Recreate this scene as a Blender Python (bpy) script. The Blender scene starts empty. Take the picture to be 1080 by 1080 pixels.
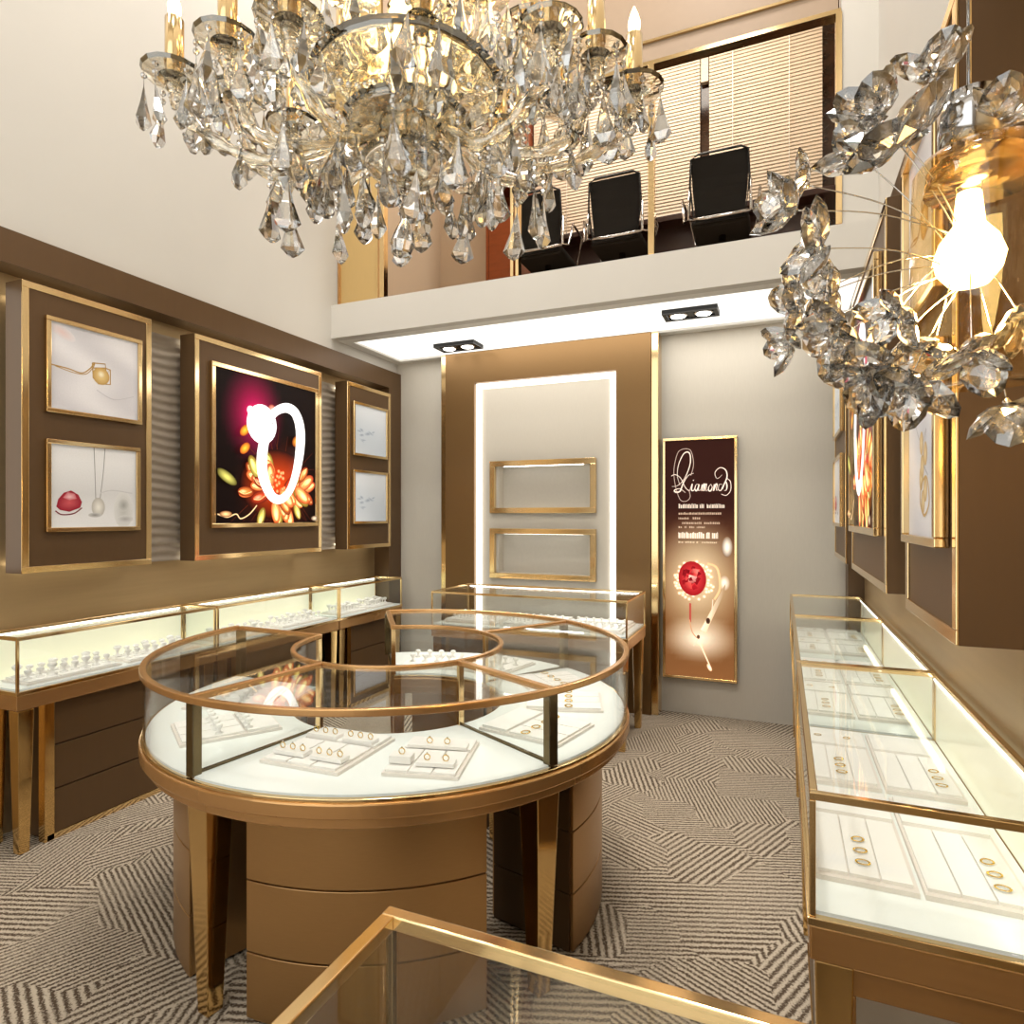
import bpy, math, random
from mathutils import Vector, Matrix
C = bpy.context.scene.collection
R_ = math.radians
random.seed(7)
PI = math.pi

# ---------------------------------------------------------------- materials
def lin(c):
    def f(x):
        x /= 255.0
        return x / 12.92 if x <= 0.04045 else ((x + 0.055) / 1.055) ** 2.4
    return (f(c[0]), f(c[1]), f(c[2]), 1.0)

class NT:
    def __init__(s, name):
        s.m = bpy.data.materials.new(name); s.m.use_nodes = True
        s.t = s.m.node_tree; s.t.nodes.clear()
        s.out = s.t.nodes.new('ShaderNodeOutputMaterial')
    def n(s, typ, **kw):
        nd = s.t.nodes.new(typ)
        for k, v in kw.items():
            if k.startswith('i_'):
                nd.inputs[k[2:].replace('_', ' ')].default_value = v
            else: setattr(nd, k, v)
        return nd
    def l(s, a, b): s.t.links.new(a, b)
    def math(s, op, a, b=None, c=None):
        nd = s.n('ShaderNodeMath', operation=op)
        for i, x in enumerate((a, b, c)):
            if x is None: continue
            if isinstance(x, (int, float)): nd.inputs[i].default_value = x
            else: s.l(x, nd.inputs[i])
        return nd.outputs[0]

def pm(name, col, metal=0.0, rough=0.5, var=0.08, scale=20, stretch=(1, 1, 1), bump=0.0, emit=0.0, emitcol=None, coat=0.0, spec=0.5, trans=0.0, ior=1.45):
    t = NT(name)
    p = t.n('ShaderNodeBsdfPrincipled')
    tc = t.n('ShaderNodeTexCoord'); mp = t.n('ShaderNodeMapping'); mp.inputs['Scale'].default_value = stretch
    t.l(tc.outputs['Object'], mp.inputs[0])
    nz = t.n('ShaderNodeTexNoise'); nz.inputs['Scale'].default_value = scale; nz.inputs['Detail'].default_value = 3
    t.l(mp.outputs[0], nz.inputs['Vector'])
    mx = t.n('ShaderNodeMix', data_type='RGBA')
    c = lin(col)
    mx.inputs[6].default_value = tuple(min(1, x * (1 - var)) for x in c[:3]) + (1,)
    mx.inputs[7].default_value = tuple(min(1, x * (1 + var)) for x in c[:3]) + (1,)
    t.l(nz.outputs[0], mx.inputs[0]); t.l(mx.outputs[2], p.inputs['Base Color'])
    p.inputs['Metallic'].default_value = metal; p.inputs['Roughness'].default_value = rough
    p.inputs['Specular IOR Level'].default_value = spec
    p.inputs['Coat Weight'].default_value = coat
    p.inputs['Transmission Weight'].default_value = trans; p.inputs['IOR'].default_value = ior
    if bump:
        b = t.n('ShaderNodeBump'); b.inputs['Strength'].default_value = bump; b.inputs['Distance'].default_value = 0.01
        t.l(nz.outputs[0], b.inputs['Height']); t.l(b.outputs[0], p.inputs['Normal'])
    if emit:
        p.inputs['Emission Strength'].default_value = emit
        p.inputs['Emission Color'].default_value = lin(emitcol or col)
    t.l(p.outputs[0], t.out.inputs[0])
    return t.m

def emis(name, col, s):
    t = NT(name); e = t.n('ShaderNodeEmission'); e.inputs[0].default_value = lin(col); e.inputs[1].default_value = s
    t.l(e.outputs[0], t.out.inputs[0]); return t.m

def pane(name, tint, boost=1.0, base=0.02):
    t = NT(name)
    tr = t.n('ShaderNodeBsdfTransparent'); tr.inputs[0].default_value = tint
    gl = t.n('ShaderNodeBsdfGlossy'); gl.inputs['Roughness'].default_value = 0.01; gl.inputs[0].default_value = (1, 1, 1, 1)
    ge = t.n('ShaderNodeNewGeometry'); dt = t.n('ShaderNodeVectorMath', operation='DOT_PRODUCT')
    t.l(ge.outputs['Incoming'], dt.inputs[0]); t.l(ge.outputs['Normal'], dt.inputs[1])
    c = t.math('ABSOLUTE', dt.outputs['Value'])
    f = t.math('POWER', t.math('SUBTRACT', 1.0, c), 5.0)
    f = t.math('MINIMUM', t.math('MULTIPLY_ADD', f, boost, base), 1.0)
    mx = t.n('ShaderNodeMixShader'); t.l(f, mx.inputs[0]); t.l(tr.outputs[0], mx.inputs[1]); t.l(gl.outputs[0], mx.inputs[2])
    t.l(mx.outputs[0], t.out.inputs[0]); return t.m

def crystal(name, col, mixg=0.25, ior=1.6):
    t = NT(name)
    g = t.n('ShaderNodeBsdfGlass'); g.inputs['IOR'].default_value = ior; g.inputs[0].default_value = col; g.inputs['Roughness'].default_value = 0.0
    m = t.n('ShaderNodeBsdfGlossy'); m.inputs[0].default_value = tuple(c * .92 for c in col[:3]) + (1,); m.inputs['Roughness'].default_value = 0.03
    mx = t.n('ShaderNodeMixShader'); mx.inputs[0].default_value = mixg
    t.l(g.outputs[0], mx.inputs[1]); t.l(m.outputs[0], mx.inputs[2]); t.l(mx.outputs[0], t.out.inputs[0]); return t.m

def carpet_mat():
    t = NT('carpet')
    tc = t.n('ShaderNodeTexCoord')
    mp = t.n('ShaderNodeMapping'); mp.inputs['Rotation'].default_value = (0, 0, R_(35)); t.l(tc.outputs['Object'], mp.inputs[0])
    vo = t.n('ShaderNodeTexVoronoi', distance='MANHATTAN'); vo.inputs['Scale'].default_value = 2.7; vo.inputs['Randomness'].default_value = 0.75
    t.l(mp.outputs[0], vo.inputs['Vector'])
    sc = t.n('ShaderNodeSeparateColor'); t.l(vo.outputs['Color'], sc.inputs[0])
    a = t.math('MULTIPLY', t.math('FLOOR', t.math('MULTIPLY', sc.outputs[0], 4)), PI / 4)
    a = t.math('ADD', a, 0.35)
    nz = t.n('ShaderNodeTexNoise'); nz.inputs['Scale'].default_value = 26; nz.inputs['Detail'].default_value = 3; t.l(tc.outputs['Object'], nz.inputs['Vector'])
    xyz = t.n('ShaderNodeSeparateXYZ'); t.l(tc.outputs['Object'], xyz.inputs[0])
    d = t.math('ADD', t.math('MULTIPLY', xyz.outputs[0], t.math('COSINE', a)), t.math('MULTIPLY', xyz.outputs[1], t.math('SINE', a)))
    d = t.math('ADD', d, t.math('MULTIPLY', nz.outputs[0], 0.012))
    k = t.math('MULTIPLY_ADD', t.math('FLOOR', t.math('MULTIPLY', sc.outputs[1], 2)), 70, 215)
    s = t.math('SINE', t.math('MULTIPLY', d, k))
    n2 = t.n('ShaderNodeTexNoise'); n2.inputs['Scale'].default_value = 130; n2.inputs['Detail'].default_value = 2; t.l(tc.outputs['Object'], n2.inputs['Vector'])
    s2 = t.math('MULTIPLY_ADD', t.math('SUBTRACT', n2.outputs[0], 0.5), 5.0, s)
    n3 = t.n('ShaderNodeTexNoise'); n3.inputs['Scale'].default_value = 3.0; t.l(tc.outputs['Object'], n3.inputs['Vector'])
    amp = t.n('ShaderNodeMapRange'); amp.inputs[1].default_value = .42; amp.inputs[2].default_value = .55; amp.inputs[3].default_value = .55; amp.inputs[4].default_value = 1.0
    t.l(n3.outputs[0], amp.inputs[0])
    s2 = t.math('MULTIPLY', s2, amp.outputs[0])
    cr = t.n('ShaderNodeMapRange'); cr.inputs[1].default_value = -.75; cr.inputs[2].default_value = .6; t.l(s2, cr.inputs[0])
    mx = t.n('ShaderNodeMix', data_type='RGBA'); t.l(cr.outputs[0], mx.inputs[0])
    mx.inputs[6].default_value = lin((90, 75, 61)); mx.inputs[7].default_value = lin((198, 183, 162))
    p = t.n('ShaderNodeBsdfPrincipled'); p.inputs['Roughness'].default_value = 0.95; p.inputs['Specular IOR Level'].default_value = .1
    t.l(mx.outputs[2], p.inputs['Base Color'])
    b = t.n('ShaderNodeBump'); b.inputs['Strength'].default_value = .5; b.inputs['Distance'].default_value = .006
    t.l(cr.outputs[0], b.inputs['Height']); t.l(b.outputs[0], p.inputs['Normal'])
    t.l(p.outputs[0], t.out.inputs[0]); return t.m

def print_mat(name, e, rough=0.35):
    t = NT(name); p = t.n('ShaderNodeBsdfPrincipled'); a = t.n('ShaderNodeVertexColor'); a.layer_name = 'Col'
    nz = t.n('ShaderNodeTexNoise'); nz.inputs['Scale'].default_value = 60
    mx = t.n('ShaderNodeMix', data_type='RGBA', blend_type='MULTIPLY'); mx.inputs[0].default_value = .12
    t.l(a.outputs[0], mx.inputs[6]); t.l(nz.outputs[0], mx.inputs[7])
    t.l(mx.outputs[2], p.inputs['Base Color']); t.l(a.outputs[0], p.inputs['Emission Color'])
    p.inputs['Emission Strength'].default_value = e; p.inputs['Roughness'].default_value = rough; p.inputs['Specular IOR Level'].default_value = .08
    t.l(p.outputs[0], t.out.inputs[0]); return t.m

M = {}
M['carpet'] = carpet_mat()
M['plaster'] = pm('plaster_offwhite', (212, 207, 198), rough=.8, var=.02, scale=3)
M['backwall'] = pm('wallpaper_grey_beige', (214, 206, 192), rough=.75, var=.04, scale=30, stretch=(6, 6, .6))
M['ceil'] = pm('ceiling_white', (238, 234, 226), rough=.8, var=.02)
M['brown'] = pm('brown_laminate', (98, 73, 46), rough=.4, var=.05, scale=40, stretch=(1, 1, .1), metal=.2)
M['brown2'] = pm('bronze_brown_panel', (124, 94, 56), rough=.4, metal=.5, var=.05, scale=60, stretch=(.5, .5, 3))
M['champ'] = pm('champagne_metal_wall', (196, 170, 128), rough=.38, metal=.55, var=.08, scale=8, stretch=(.3, .3, 6))
M['gold'] = pm('polished_gold', (238, 208, 156), rough=.13, metal=1.0, var=.05, scale=3)
M['copper'] = pm('rose_gold_metal', (206, 160, 106), rough=.26, metal=.72, var=.08, scale=14, stretch=(.4, .4, 4))
M['goldleg'] = pm('gold_mirror_leg', (226, 190, 128), rough=.1, metal=1.0, var=.05)
M['bronze'] = pm('bronze_brushed', (182, 144, 96), rough=.3, metal=.85, var=.06, scale=30, stretch=(1, 1, 12))
M['seam'] = pm('dark_seam', (40, 26, 16), rough=.6)
M['darkpost'] = pm('dark_bronze_post', (112, 98, 70), rough=.22, metal=.85)
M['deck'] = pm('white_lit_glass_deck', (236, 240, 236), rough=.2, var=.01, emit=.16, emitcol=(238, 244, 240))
M['tray'] = pm('white_leatherette', (253, 251, 248), rough=.5, var=.02, scale=80)
M['trayside'] = pm('tray_pale_taupe', (236, 229, 222), rough=.6, var=.03)
M['ringgold'] = pm('yellow_gold', (238, 200, 96), rough=.18, metal=.9, emit=0)
M['silver'] = pm('polished_silver', (222, 220, 216), rough=.12, metal=1.0)
M['chrome'] = pm('chrome', (200, 200, 202), rough=.1, metal=1.0)
M['glass'] = pane('clear_glass', (.975, .983, .975, 1), .75, .022)
M['glass2'] = pane('smoked_glass', (.86, .84, .79, 1), .8, .03)
M['glassback'] = pm('glowing_rear_glass', (226, 226, 198), rough=.15, var=.02, emit=.42, emitcol=(240, 236, 210))  # glow put into the rear glass to brighten the cases
M['oglass'] = pane('office_glass', (.95, .94, .92, 1), .25, .0)
M['crystal'] = crystal('cut_crystal', (1, 1, 1, 1), .3)
M['petalglass'] = crystal('petal_crystal', (1, 1, 1, 1), .16, 1.5)
M['crystal_arm'] = crystal('crystal_warm', (1, .97, .90, 1), .2, 1.5)
M['amber'] = pane('amber_glass', (1, .86, .60, 1), .8, .06)
M['led'] = emis('led_white', (255, 250, 238), 2.6)
M['ledside'] = emis('led_side', (255, 250, 240), 1.3)
M['ledcase'] = emis('led_case', (255, 253, 248), 9.0)
M['ledsoft'] = emis('led_soft', (255, 240, 210), 3.0)
M['lightbox'] = emis('luminous_ceiling', (255, 250, 240), 1.3)
M['lampsoft'] = emis('added_lamp_panel', (255, 250, 240), 2.5)
M['lampdisc'] = emis('lamp_disc', (255, 250, 240), 7.0)
M['bulb'] = emis('warm_bulb', (255, 226, 160), 12.0)
M['black'] = pm('matt_black', (18, 17, 17), rough=.5)
M['mesh'] = pm('dark_mesh_fabric', (44, 42, 40), rough=.95, spec=.1, var=.4, scale=300)
M['darkwood'] = pm('dark_walnut', (58, 34, 26), rough=.35, var=.2, scale=10, stretch=(1, 1, 8))
M['redwood'] = pm('red_brown_wood', (132, 66, 34), rough=.3, var=.25, scale=8, stretch=(1, 1, 5))
M['blind'] = pm('venetian_blind', (208, 192, 170), rough=.55, var=.02)
M['tan'] = pm('tan_gold_panel', (206, 174, 116), rough=.35, metal=.35, var=.04, scale=30, stretch=(6, 6, .3))
M['taupe'] = pm('taupe_panel', (172, 148, 124), rough=.5, var=.03)
M['wall2'] = pm('office_wall', (196, 178, 156), rough=.7, var=.02)
M['night'] = pm('dark_window', (46, 26, 14), rough=.1, var=.9, scale=14)
M['red'] = pm('red_enamel', (150, 40, 50), rough=.3)
M['stone'] = pm('niche_lining', (200, 193, 180), rough=.6, var=.05, scale=40)
def wave_mat():
    t = NT('wavy_relief_panel'); p = t.n('ShaderNodeBsdfPrincipled'); tc = t.n('ShaderNodeTexCoord')
    nz = t.n('ShaderNodeTexNoise'); nz.inputs['Scale'].default_value = 30; t.l(tc.outputs['Object'], nz.inputs[0])
    mx = t.n('ShaderNodeMix', data_type='RGBA'); mx.inputs[6].default_value = lin((178, 164, 148)); mx.inputs[7].default_value = lin((190, 178, 162))
    t.l(nz.outputs[0], mx.inputs[0]); t.l(mx.outputs[2], p.inputs[0]); p.inputs['Roughness'].default_value = .4
    t.l(p.outputs[0], t.out.inputs[0]); return t.m
M['wave'] = wave_mat()

# ---------------------------------------------------------------- mesh helpers
class MB:
    def __init__(s): s.v = []; s.f = []; s.sm = []
    def add(s, vs, fs, smooth=False):
        o = len(s.v); s.v += [Vector(v) for v in vs]
        for f in fs: s.f.append([i + o for i in f]); s.sm.append(smooth)
        return s
    def box(s, x0, y0, z0, x1, y1, z1):
        x0, x1 = min(x0, x1), max(x0, x1); y0, y1 = min(y0, y1), max(y0, y1); z0, z1 = min(z0, z1), max(z0, z1)
        v = [(x, y, z) for z in (z0, z1) for x, y in ((x0, y0), (x1, y0), (x1, y1), (x0, y1))]
        return s.add(v, [(3, 2, 1, 0), (4, 5, 6, 7), (0, 1, 5, 4), (1, 2, 6, 5), (2, 3, 7, 6), (3, 0, 4, 7)])
    def hexa(s, b, t):
        return s.add(list(b) + list(t), [(3, 2, 1, 0), (4, 5, 6, 7), (0, 1, 5, 4), (1, 2, 6, 5), (2, 3, 7, 6), (3, 0, 4, 7)])
    def tube(s, pts, r, n=8, closed=False, rfun=None, smooth=True):
        pts = [Vector(p) for p in pts]; N = len(pts); vs = []
        for i, p in enumerate(pts):
            if closed: d = pts[(i + 1) % N] - pts[i - 1]
            else: d = pts[min(i + 1, N - 1)] - pts[max(i - 1, 0)]
            d.normalize(); up = Vector((0, 0, 1)) if abs(d.z) < .9 else Vector((1, 0, 0))
            a = d.cross(up).normalized(); b = a.cross(d)
            rr = rfun(i / (N - 1)) if rfun else r
            for k in range(n):
                q = 2 * PI * k / n; vs.append(p + a * math.cos(q) * rr + b * math.sin(q) * rr)
        fs = []
        M_ = N if closed else N - 1
        for i in range(M_):
            for k in range(n):
                i2 = (i + 1) % N
                fs.append((i * n + k, i * n + (k + 1) % n, i2 * n + (k + 1) % n, i2 * n + k))
        if not closed: fs += [tuple(range(n))[::-1], tuple((N - 1) * n + k for k in range(n))]
        return s.add(vs, fs, smooth)
    def lathe(s, c, prof, n=16, smooth=True, sx=1, sy=1, rot=0):
        c = Vector(c); vs = []; fs = []; P = len(prof)
        for r, z in prof:
            for k in range(n):
                q = 2 * PI * k / n + rot; vs.append(c + Vector((math.cos(q) * r * sx, math.sin(q) * r * sy, z)))
        for i in range(P - 1):
            for k in range(n):
                fs.append((i * n + k, i * n + (k + 1) % n, (i + 1) * n + (k + 1) % n, (i + 1) * n + k))
        fs += [tuple(range(n))[::-1], tuple((P - 1) * n + k for k in range(n))]
        return s.add(vs, fs, smooth)
    def arc(s, cx, cy, r0, r1, a0, a1, z0, z1, n=0):
        """annular sector slab, degrees"""
        n = n or max(2, int(abs(a1 - a0) / 3)); vs = []; fs = []
        for i in range(n + 1):
            a = R_(a0 + (a1 - a0) * i / n); c, q = math.cos(a), math.sin(a)
            vs += [(cx + r0 * c, cy + r0 * q, z0), (cx + r1 * c, cy + r1 * q, z0), (cx + r1 * c, cy + r1 * q, z1), (cx + r0 * c, cy + r0 * q, z1)]
        for i in range(n):
            for k in range(4):
                fs.append((i * 4 + k, (i + 1) * 4 + k, (i + 1) * 4 + (k + 1) % 4, i * 4 + (k + 1) % 4))
        fs += [(0, 1, 2, 3), (n * 4 + 3, n * 4 + 2, n * 4 + 1, n * 4)]
        return s.add(vs, fs)
    def bar(s, p, q, w, h):
        """box bar from p to q, w horizontal, h vertical (or second) thickness"""
        p = Vector(p); q = Vector(q); d = (q - p).normalized(); up = Vector((0, 0, 1)) if abs(d.z) < .9 else Vector((1, 0, 0))
        a = d.cross(up).normalized() * w / 2; b = a.cross(d).normalized() * h / 2
        f = lambda c: [c - a - b, c + a - b, c + a + b, c - a + b]
        return s.hexa(f(p), f(q))
    def frame(s, axis, c, a0, a1, b0, b1, w, t):
        """rectangular frame ring; axis 'x' plane x=c..c+t with (y,z), axis 'y' with (x,z), 'z' with (x,y)"""
        for (p0, p1, q0, q1) in ((a0, a1, b1 - w, b1), (a0, a1, b0, b0 + w), (a0, a0 + w, b0 + w, b1 - w), (a1 - w, a1, b0 + w, b1 - w)):
            if axis == 'x': s.box(c, p0, q0, c + t, p1, q1)
            elif axis == 'y': s.box(p0, c, q0, p1, c + t, q1)
            else: s.box(p0, q0, c, p1, q1, c + t)
        return s

WL = {}
def obj(name, mb, mat, parent=None, bevel=0.0, seg=2):
    off = WL.get(parent.name, Vector((0, 0, 0))) if parent else Vector((0, 0, 0))
    me = bpy.data.meshes.new(name)
    me.from_pydata([tuple(v - off) for v in mb.v], [], mb.f)
    me.polygons.foreach_set('use_smooth', mb.sm)
    me.materials.append(mat); me.validate(); me.update()
    import bmesh
    b = bmesh.new(); b.from_mesh(me); bmesh.ops.recalc_face_normals(b, faces=b.faces); b.to_mesh(me); b.free()
    o = bpy.data.objects.new(name, me); C.objects.link(o)
    WL[o.name] = off
    if parent: o.parent = parent
    if bevel:
        m = o.modifiers.new('bevel', 'BEVEL'); m.width = bevel; m.segments = seg; m.limit_method = 'ANGLE'
    return o
def thing(name, label, cat, loc=(0, 0, 0), group=None):
    o = bpy.data.objects.new(name, None); C.objects.link(o); o.location = loc; o.empty_display_size = .05
    WL[o.name] = Vector(loc); tag(o, label, cat, group); return o
def tag(o, label, cat, group=None):
    o['label'] = label; o['category'] = cat
    if group: o['group'] = group
    return o
def struct(name, mb, mat, bevel=0):
    o = obj(name, mb, mat, None, bevel); o['kind'] = 'structure'; return o
def copy_tree(o, parent=None):
    c = o.copy(); C.objects.link(c); c.parent = parent
    for ch in list(o.children): copy_tree(ch, c)
    return c
def single(name, mb, mat, label, cat, group=None, bevel=0, loc=None):
    """thing made of one mesh, origin at loc"""
    if loc is not None:
        off = Vector(loc); mb.v = [v - off for v in mb.v]
    o = obj(name, mb, mat, None, bevel)
    if loc is not None: o.location = loc
    return tag(o, label, cat, group)
B = lambda *a: MB().box(*a)

# ---------------------------------------------------------------- room shell
XL, XR, YB, YF, ZC = -3.50, .52, 5.17, -1.6, 6.2
XLU = -3.38
struct('floor', B(XL - .1, YF - .1, -.05, XR + .1, YB + .1, 0), M['carpet'])
struct('wall_left', B(XL - .12, YF, 0, XL, YB, 2.74), M['champ'])
struct('wall_left_upper', B(XL - .12, YF, 2.9, XLU, 4.28, ZC), M['plaster'])
struct('wall_left_soffit_side', B(XL - .12, 4.28, 2.9, XLU, YB, 3.02), M['plaster'])
struct('wall_right', B(XR, YF, 0, XR + .12, YB, 2.74), M['champ'])
struct('wall_right_upper', B(XR, YF, 2.74, XR + .12, YB - .89, ZC), M['plaster'])
struct('wall_right_soffit_side', B(XR, 4.28, 2.74, XR + .12, YB, 3.02), M['plaster'])
struct('wall_back', B(XL - .1, YB, 0, XR + .12, YB + .12, 3.02), M['backwall'])
struct('ceiling', B(XL - .12, YF - .1, ZC, XR + .12, 4.28, ZC + .1), M['ceil'])
# brown cornice frame along each side wall, turning down at the back corner
t1 = MB().box(XL, YF, 2.74, -3.34, YB, 2.9); t1.box(XL, 4.97, 0, -3.34, YB, 2.74)
struct('trim_left', t1, M['brown'])
t2 = MB().box(XR, YF, 2.74, .42, YB, 2.9); t2.box(XR, 4.97, 0, .42, YB, 2.74)
struct('trim_right', t2, M['brown'])
# mezzanine slab with fascia and soffit
struct('mezzanine_floor', B(XLU, 4.28, 3.04, XR, 6.2, 3.27), M['ceil'])
struct('trim_fascia', B(XLU, 4.2, 3.0, XR, 4.28, 3.27), M['plaster'])
struct('trim_soffit', MB().frame('z', 3.0, XLU, XR, 4.28, YB, .09, .04), M['ceil'])
lp = thing('luminous_ceiling_panel', 'large glowing white panel set into the low soffit under the upper floor', 'ceiling light', ((XLU + XR) / 2, 4.7, 3.02))
obj('diffuser', B(XLU + .09, 4.37, 3.018, XR - .09, YB - .09, 3.03), M['lightbox'], lp)
# front of the shop behind the camera
wf = MB().box(XL - .12, YF - .12, 0, -3.0, YF, ZC); wf.box(.1, YF - .12, 0, XR + .12, YF, ZC); wf.box(-3.0, YF - .12, 4.6, .1, YF, ZC); wf.box(-3.0, YF - .12, 0, .1, YF, .25)
struct('wall_front', wf, M['plaster'])
struct('window_1', B(-3.0, YF - .07, .25, .1, YF - .06, 4.6), M['glass'])

# ---------------------------------------------------------------- office upstairs
OY = 6.0
struct('wall_office_back', B(XLU, OY, 3.27, XR, OY + .1, 6.2), M['wall2'])
struct('wall_office_left', B(XLU - .1, 4.28, 3.27, XLU, OY, 6.2), M['wall2'])
struct('wall_office_right', B(XR, 4.28, 3.27, XR + .1, OY, 6.2), M['plaster'])
struct('ceiling_office', B(XLU, 4.28, 6.2, XR, OY + .1, 6.3), M['ceil'])
struct('floor_office', B(XLU, 4.36, 3.27, XR, OY, 3.272), M['taupe'])
struct('wall_mezzanine_pier', B(.325, 4.28, 3.27, XR, 4.4, 6.2), M['plaster'])
struct('wall_mezzanine_panel', B(XLU, 4.29, 3.27, -2.96, 4.36, 6.2), M['tan'])
FY = 4.28
struct('trim_bulkhead', B(-2.94, FY + .01, 4.585, .31, FY + .07, 6.2), M['taupe'])
gs = thing('glass_partition', 'gold-framed glass wall of the office above the white balcony fascia', 'glass partition', (-1.3, FY, 3.27))
obj('bottom_rail', B(-2.95, FY - .005, 3.27, .325, FY + .045, 3.30), M['gold'], gs)
obj('top_rail', B(-2.95, FY - .008, 4.565, .325, FY + .07, 4.592), M['gold'], gs)
obj('upper_rail', B(-2.95, FY - .008, 4.72, .325, FY + .02, 4.735), M['gold'], gs)
for x, w in ((-2.96, .04), (-1.825, .025), (-1.785, .025), (-.825, .04), (.295, .035)):
    obj('mullion', B(x, FY - .012, 3.30, x + w, FY + .05, 4.57), M['gold'], gs, .003)
for x0, x1 in ((-2.92, -1.825), (-1.76, -.825), (-.785, .295)):
    obj('pane', B(x0, FY + .015, 3.30, x1, FY + .023, 4.565), M['oglass'], gs)
gp = MB().frame('y', 4.275, XLU + .005, -2.96, 3.275, 4.6, .02, .015)
struct('trim_panel_edge', gp, M['copper'])
# window behind the blinds and its dark glass
struct('window_2', B(-2.3, OY - .02, 4.0, .45, OY, 5.9), M['night'])
def blind(x0, x1, z1, label):
    t = thing('venetian_blind', label, 'blind', ((x0 + x1) / 2, OY - .06, z1), 'venetian blinds in the upstairs office')
    obj('headrail', B(x0, OY - .09, z1 - .04, x1, OY - .04, z1), M['blind'], t)
    s = MB(); z = z1 - .06
    while z > 3.99:
        s.hexa([(x0, OY - .070, z - .020), (x1, OY - .070, z - .020), (x1, OY - .060, z + .020), (x0, OY - .060, z + .020)],
               [(x0, OY - .0685, z - .020), (x1, OY - .0685, z - .020), (x1, OY - .0585, z + .020), (x0, OY - .0585, z + .020)]); z -= .031
    obj('slats', s, M['blind'], t)
    obj('bottom_rail', B(x0, OY - .08, 3.975, x1, OY - .05, 3.995), M['blind'], t)
    for u in (.22, .72):
        x = x0 + (x1 - x0) * u; obj('cord', MB().tube([(x, OY - .094, z1 - .02), (x, OY - .094, 3.98)], .0035, 6), M['ceil'], t)
blind(-2.28, -.68, 5.88, 'cream venetian blind behind the two chairs left of the middle glass mullion')
blind(-.60, .31, 5.88, 'cream venetian blind behind the rightmost upstairs chair')
struct('trim_window_post', B(-.672, OY - .07, 5.45, -.608, OY - .02, 5.9), M['blind'])
ct = thing('conference_table', 'long dark walnut table behind the office chairs upstairs', 'table', (-.9, 5.6, 3.272))
obj('tabletop', B(-2.2, 5.36, 4.0, .40, 5.85, 4.05), M['darkwood'], ct, .006)
obj('modesty_panel', B(-2.1, 5.52, 3.45, .3, 5.55, 4.0), M['darkwood'], ct)
for x in (-2.1, .24): obj('leg', B(x, 5.42, 3.272, x + .06, 5.82, 4.0), M['darkwood'], ct)
cb = thing('bookcase', 'tall red-brown wooden bookcase seen through the upstairs glass', 'bookcase', (-2.6, 5.8, 3.272))
x0, x1 = -2.66, -2.30
cbb = MB().box(x0, 5.62, 3.272, x0 + .03, 5.98, 5.5).box(x1 - .03, 5.62, 3.272, x1, 5.98, 5.5).box(x0, 5.95, 3.272, x1, 5.98, 5.5).box(x0, 5.62, 5.47, x1, 5.98, 5.5).box(x0, 5.62, 3.272, x1, 5.98, 3.36)
obj('carcass', cbb, M['redwood'], cb)
for z in (3.9, 4.2, 4.5, 4.8, 5.1): obj('shelf', B(x0 + .03, 5.64, z, x1 - .03, 5.95, z + .025), M['redwood'], cb)
obj('door', B(x0 + .035, 5.615, 3.37, x1 - .035, 5.635, 4.52), M['redwood'], cb, .004)

def office_chair():
    t = thing('office_chair', '', 'office chair', (0, 0, 0), 'office chairs behind the glass upstairs')
    # facing +y (towards the table); back towards the shop
    bk = MB(); n = 6
    for j in range(n):
        z0 = .46 + j * .075; z1 = z0 + .075
        f = lambda z: .19 + .035 * math.sin((z - .46) / .45 * PI * .55)
        y = lambda z: -.22 - .05 * (z - .46) / .45 + .02 * math.sin((z - .46) / .45 * PI)
        bk.hexa([(-f(z0), y(z0), z0), (f(z0), y(z0), z0), (f(z0), y(z0) + .02, z0), (-f(z0), y(z0) + .02, z0)],
                [(-f(z1), y(z1), z1), (f(z1), y(z1), z1), (f(z1), y(z1) + .02, z1), (-f(z1), y(z1) + .02, z1)])
    obj('backrest', bk, M['mesh'], t)
    obj('back_frame', MB().tube([(-.20, -.24, .44), (-.235, -.262, .7), (-.225, -.275, .90), (-.17, -.28, .925), (.17, -.28, .925), (.225, -.275, .90), (.235, -.262, .7), (.20, -.24, .44)], .009, 8, True), M['black'], t)
    obj('seat', B(-.23, -.22, .42, .23, .24, .475), M['mesh'], t, .02, 3)
    obj('lumbar_bar', MB().tube([(-.24, -.25, .47), (-.1, -.265, .46), (.1, -.265, .46), (.24, -.25, .47)], .012, 8), M['chrome'], t)
    for s in (-1, 1):
        obj('armrest', MB().tube([(s * .24, -.24, .70), (s * .245, -.26, .47), (s * .29, -.22, .47), (s * .31, -.16, .66), (s * .30, .12, .66), (s * .24, .16, .45)], .012, 8), M['chrome'], t)
    obj('column', MB().tube([(0, 0, .08), (0, 0, .42)], .03, 12), M['chrome'], t)
    bs = MB()
    for k in range(5):
        a = 2 * PI * k / 5 + .3; bs.bar((0, 0, .09), (.29 * math.cos(a), .29 * math.sin(a), .065), .04, .03)
    obj('base', bs, M['chrome'], t)
    for k in range(5):
        a = 2 * PI * k / 5 + .3; x, y = .29 * math.cos(a), .29 * math.sin(a)
        obj('caster', MB().tube([(x - .012, y, .028), (x + .012, y, .028)], .027, 12), M['black'], t)
    return t
oc = office_chair()
chs = [(-1.84, 5.13, 'black mesh office chair behind the doubled gold mullion, leftmost upstairs'),
       (-1.20, 5.13, 'black mesh office chair left of the middle gold mullion upstairs, middle of three'),
       (-.42, 5.10, 'black mesh office chair by the right-hand blind upstairs')]
for i, (x, y, lb) in enumerate(chs):
    o = oc if i == 0 else copy_tree(oc)
    o.location = (x, y, 3.272); o.scale = (.88, 1, 1); o['label'] = lb

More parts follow.
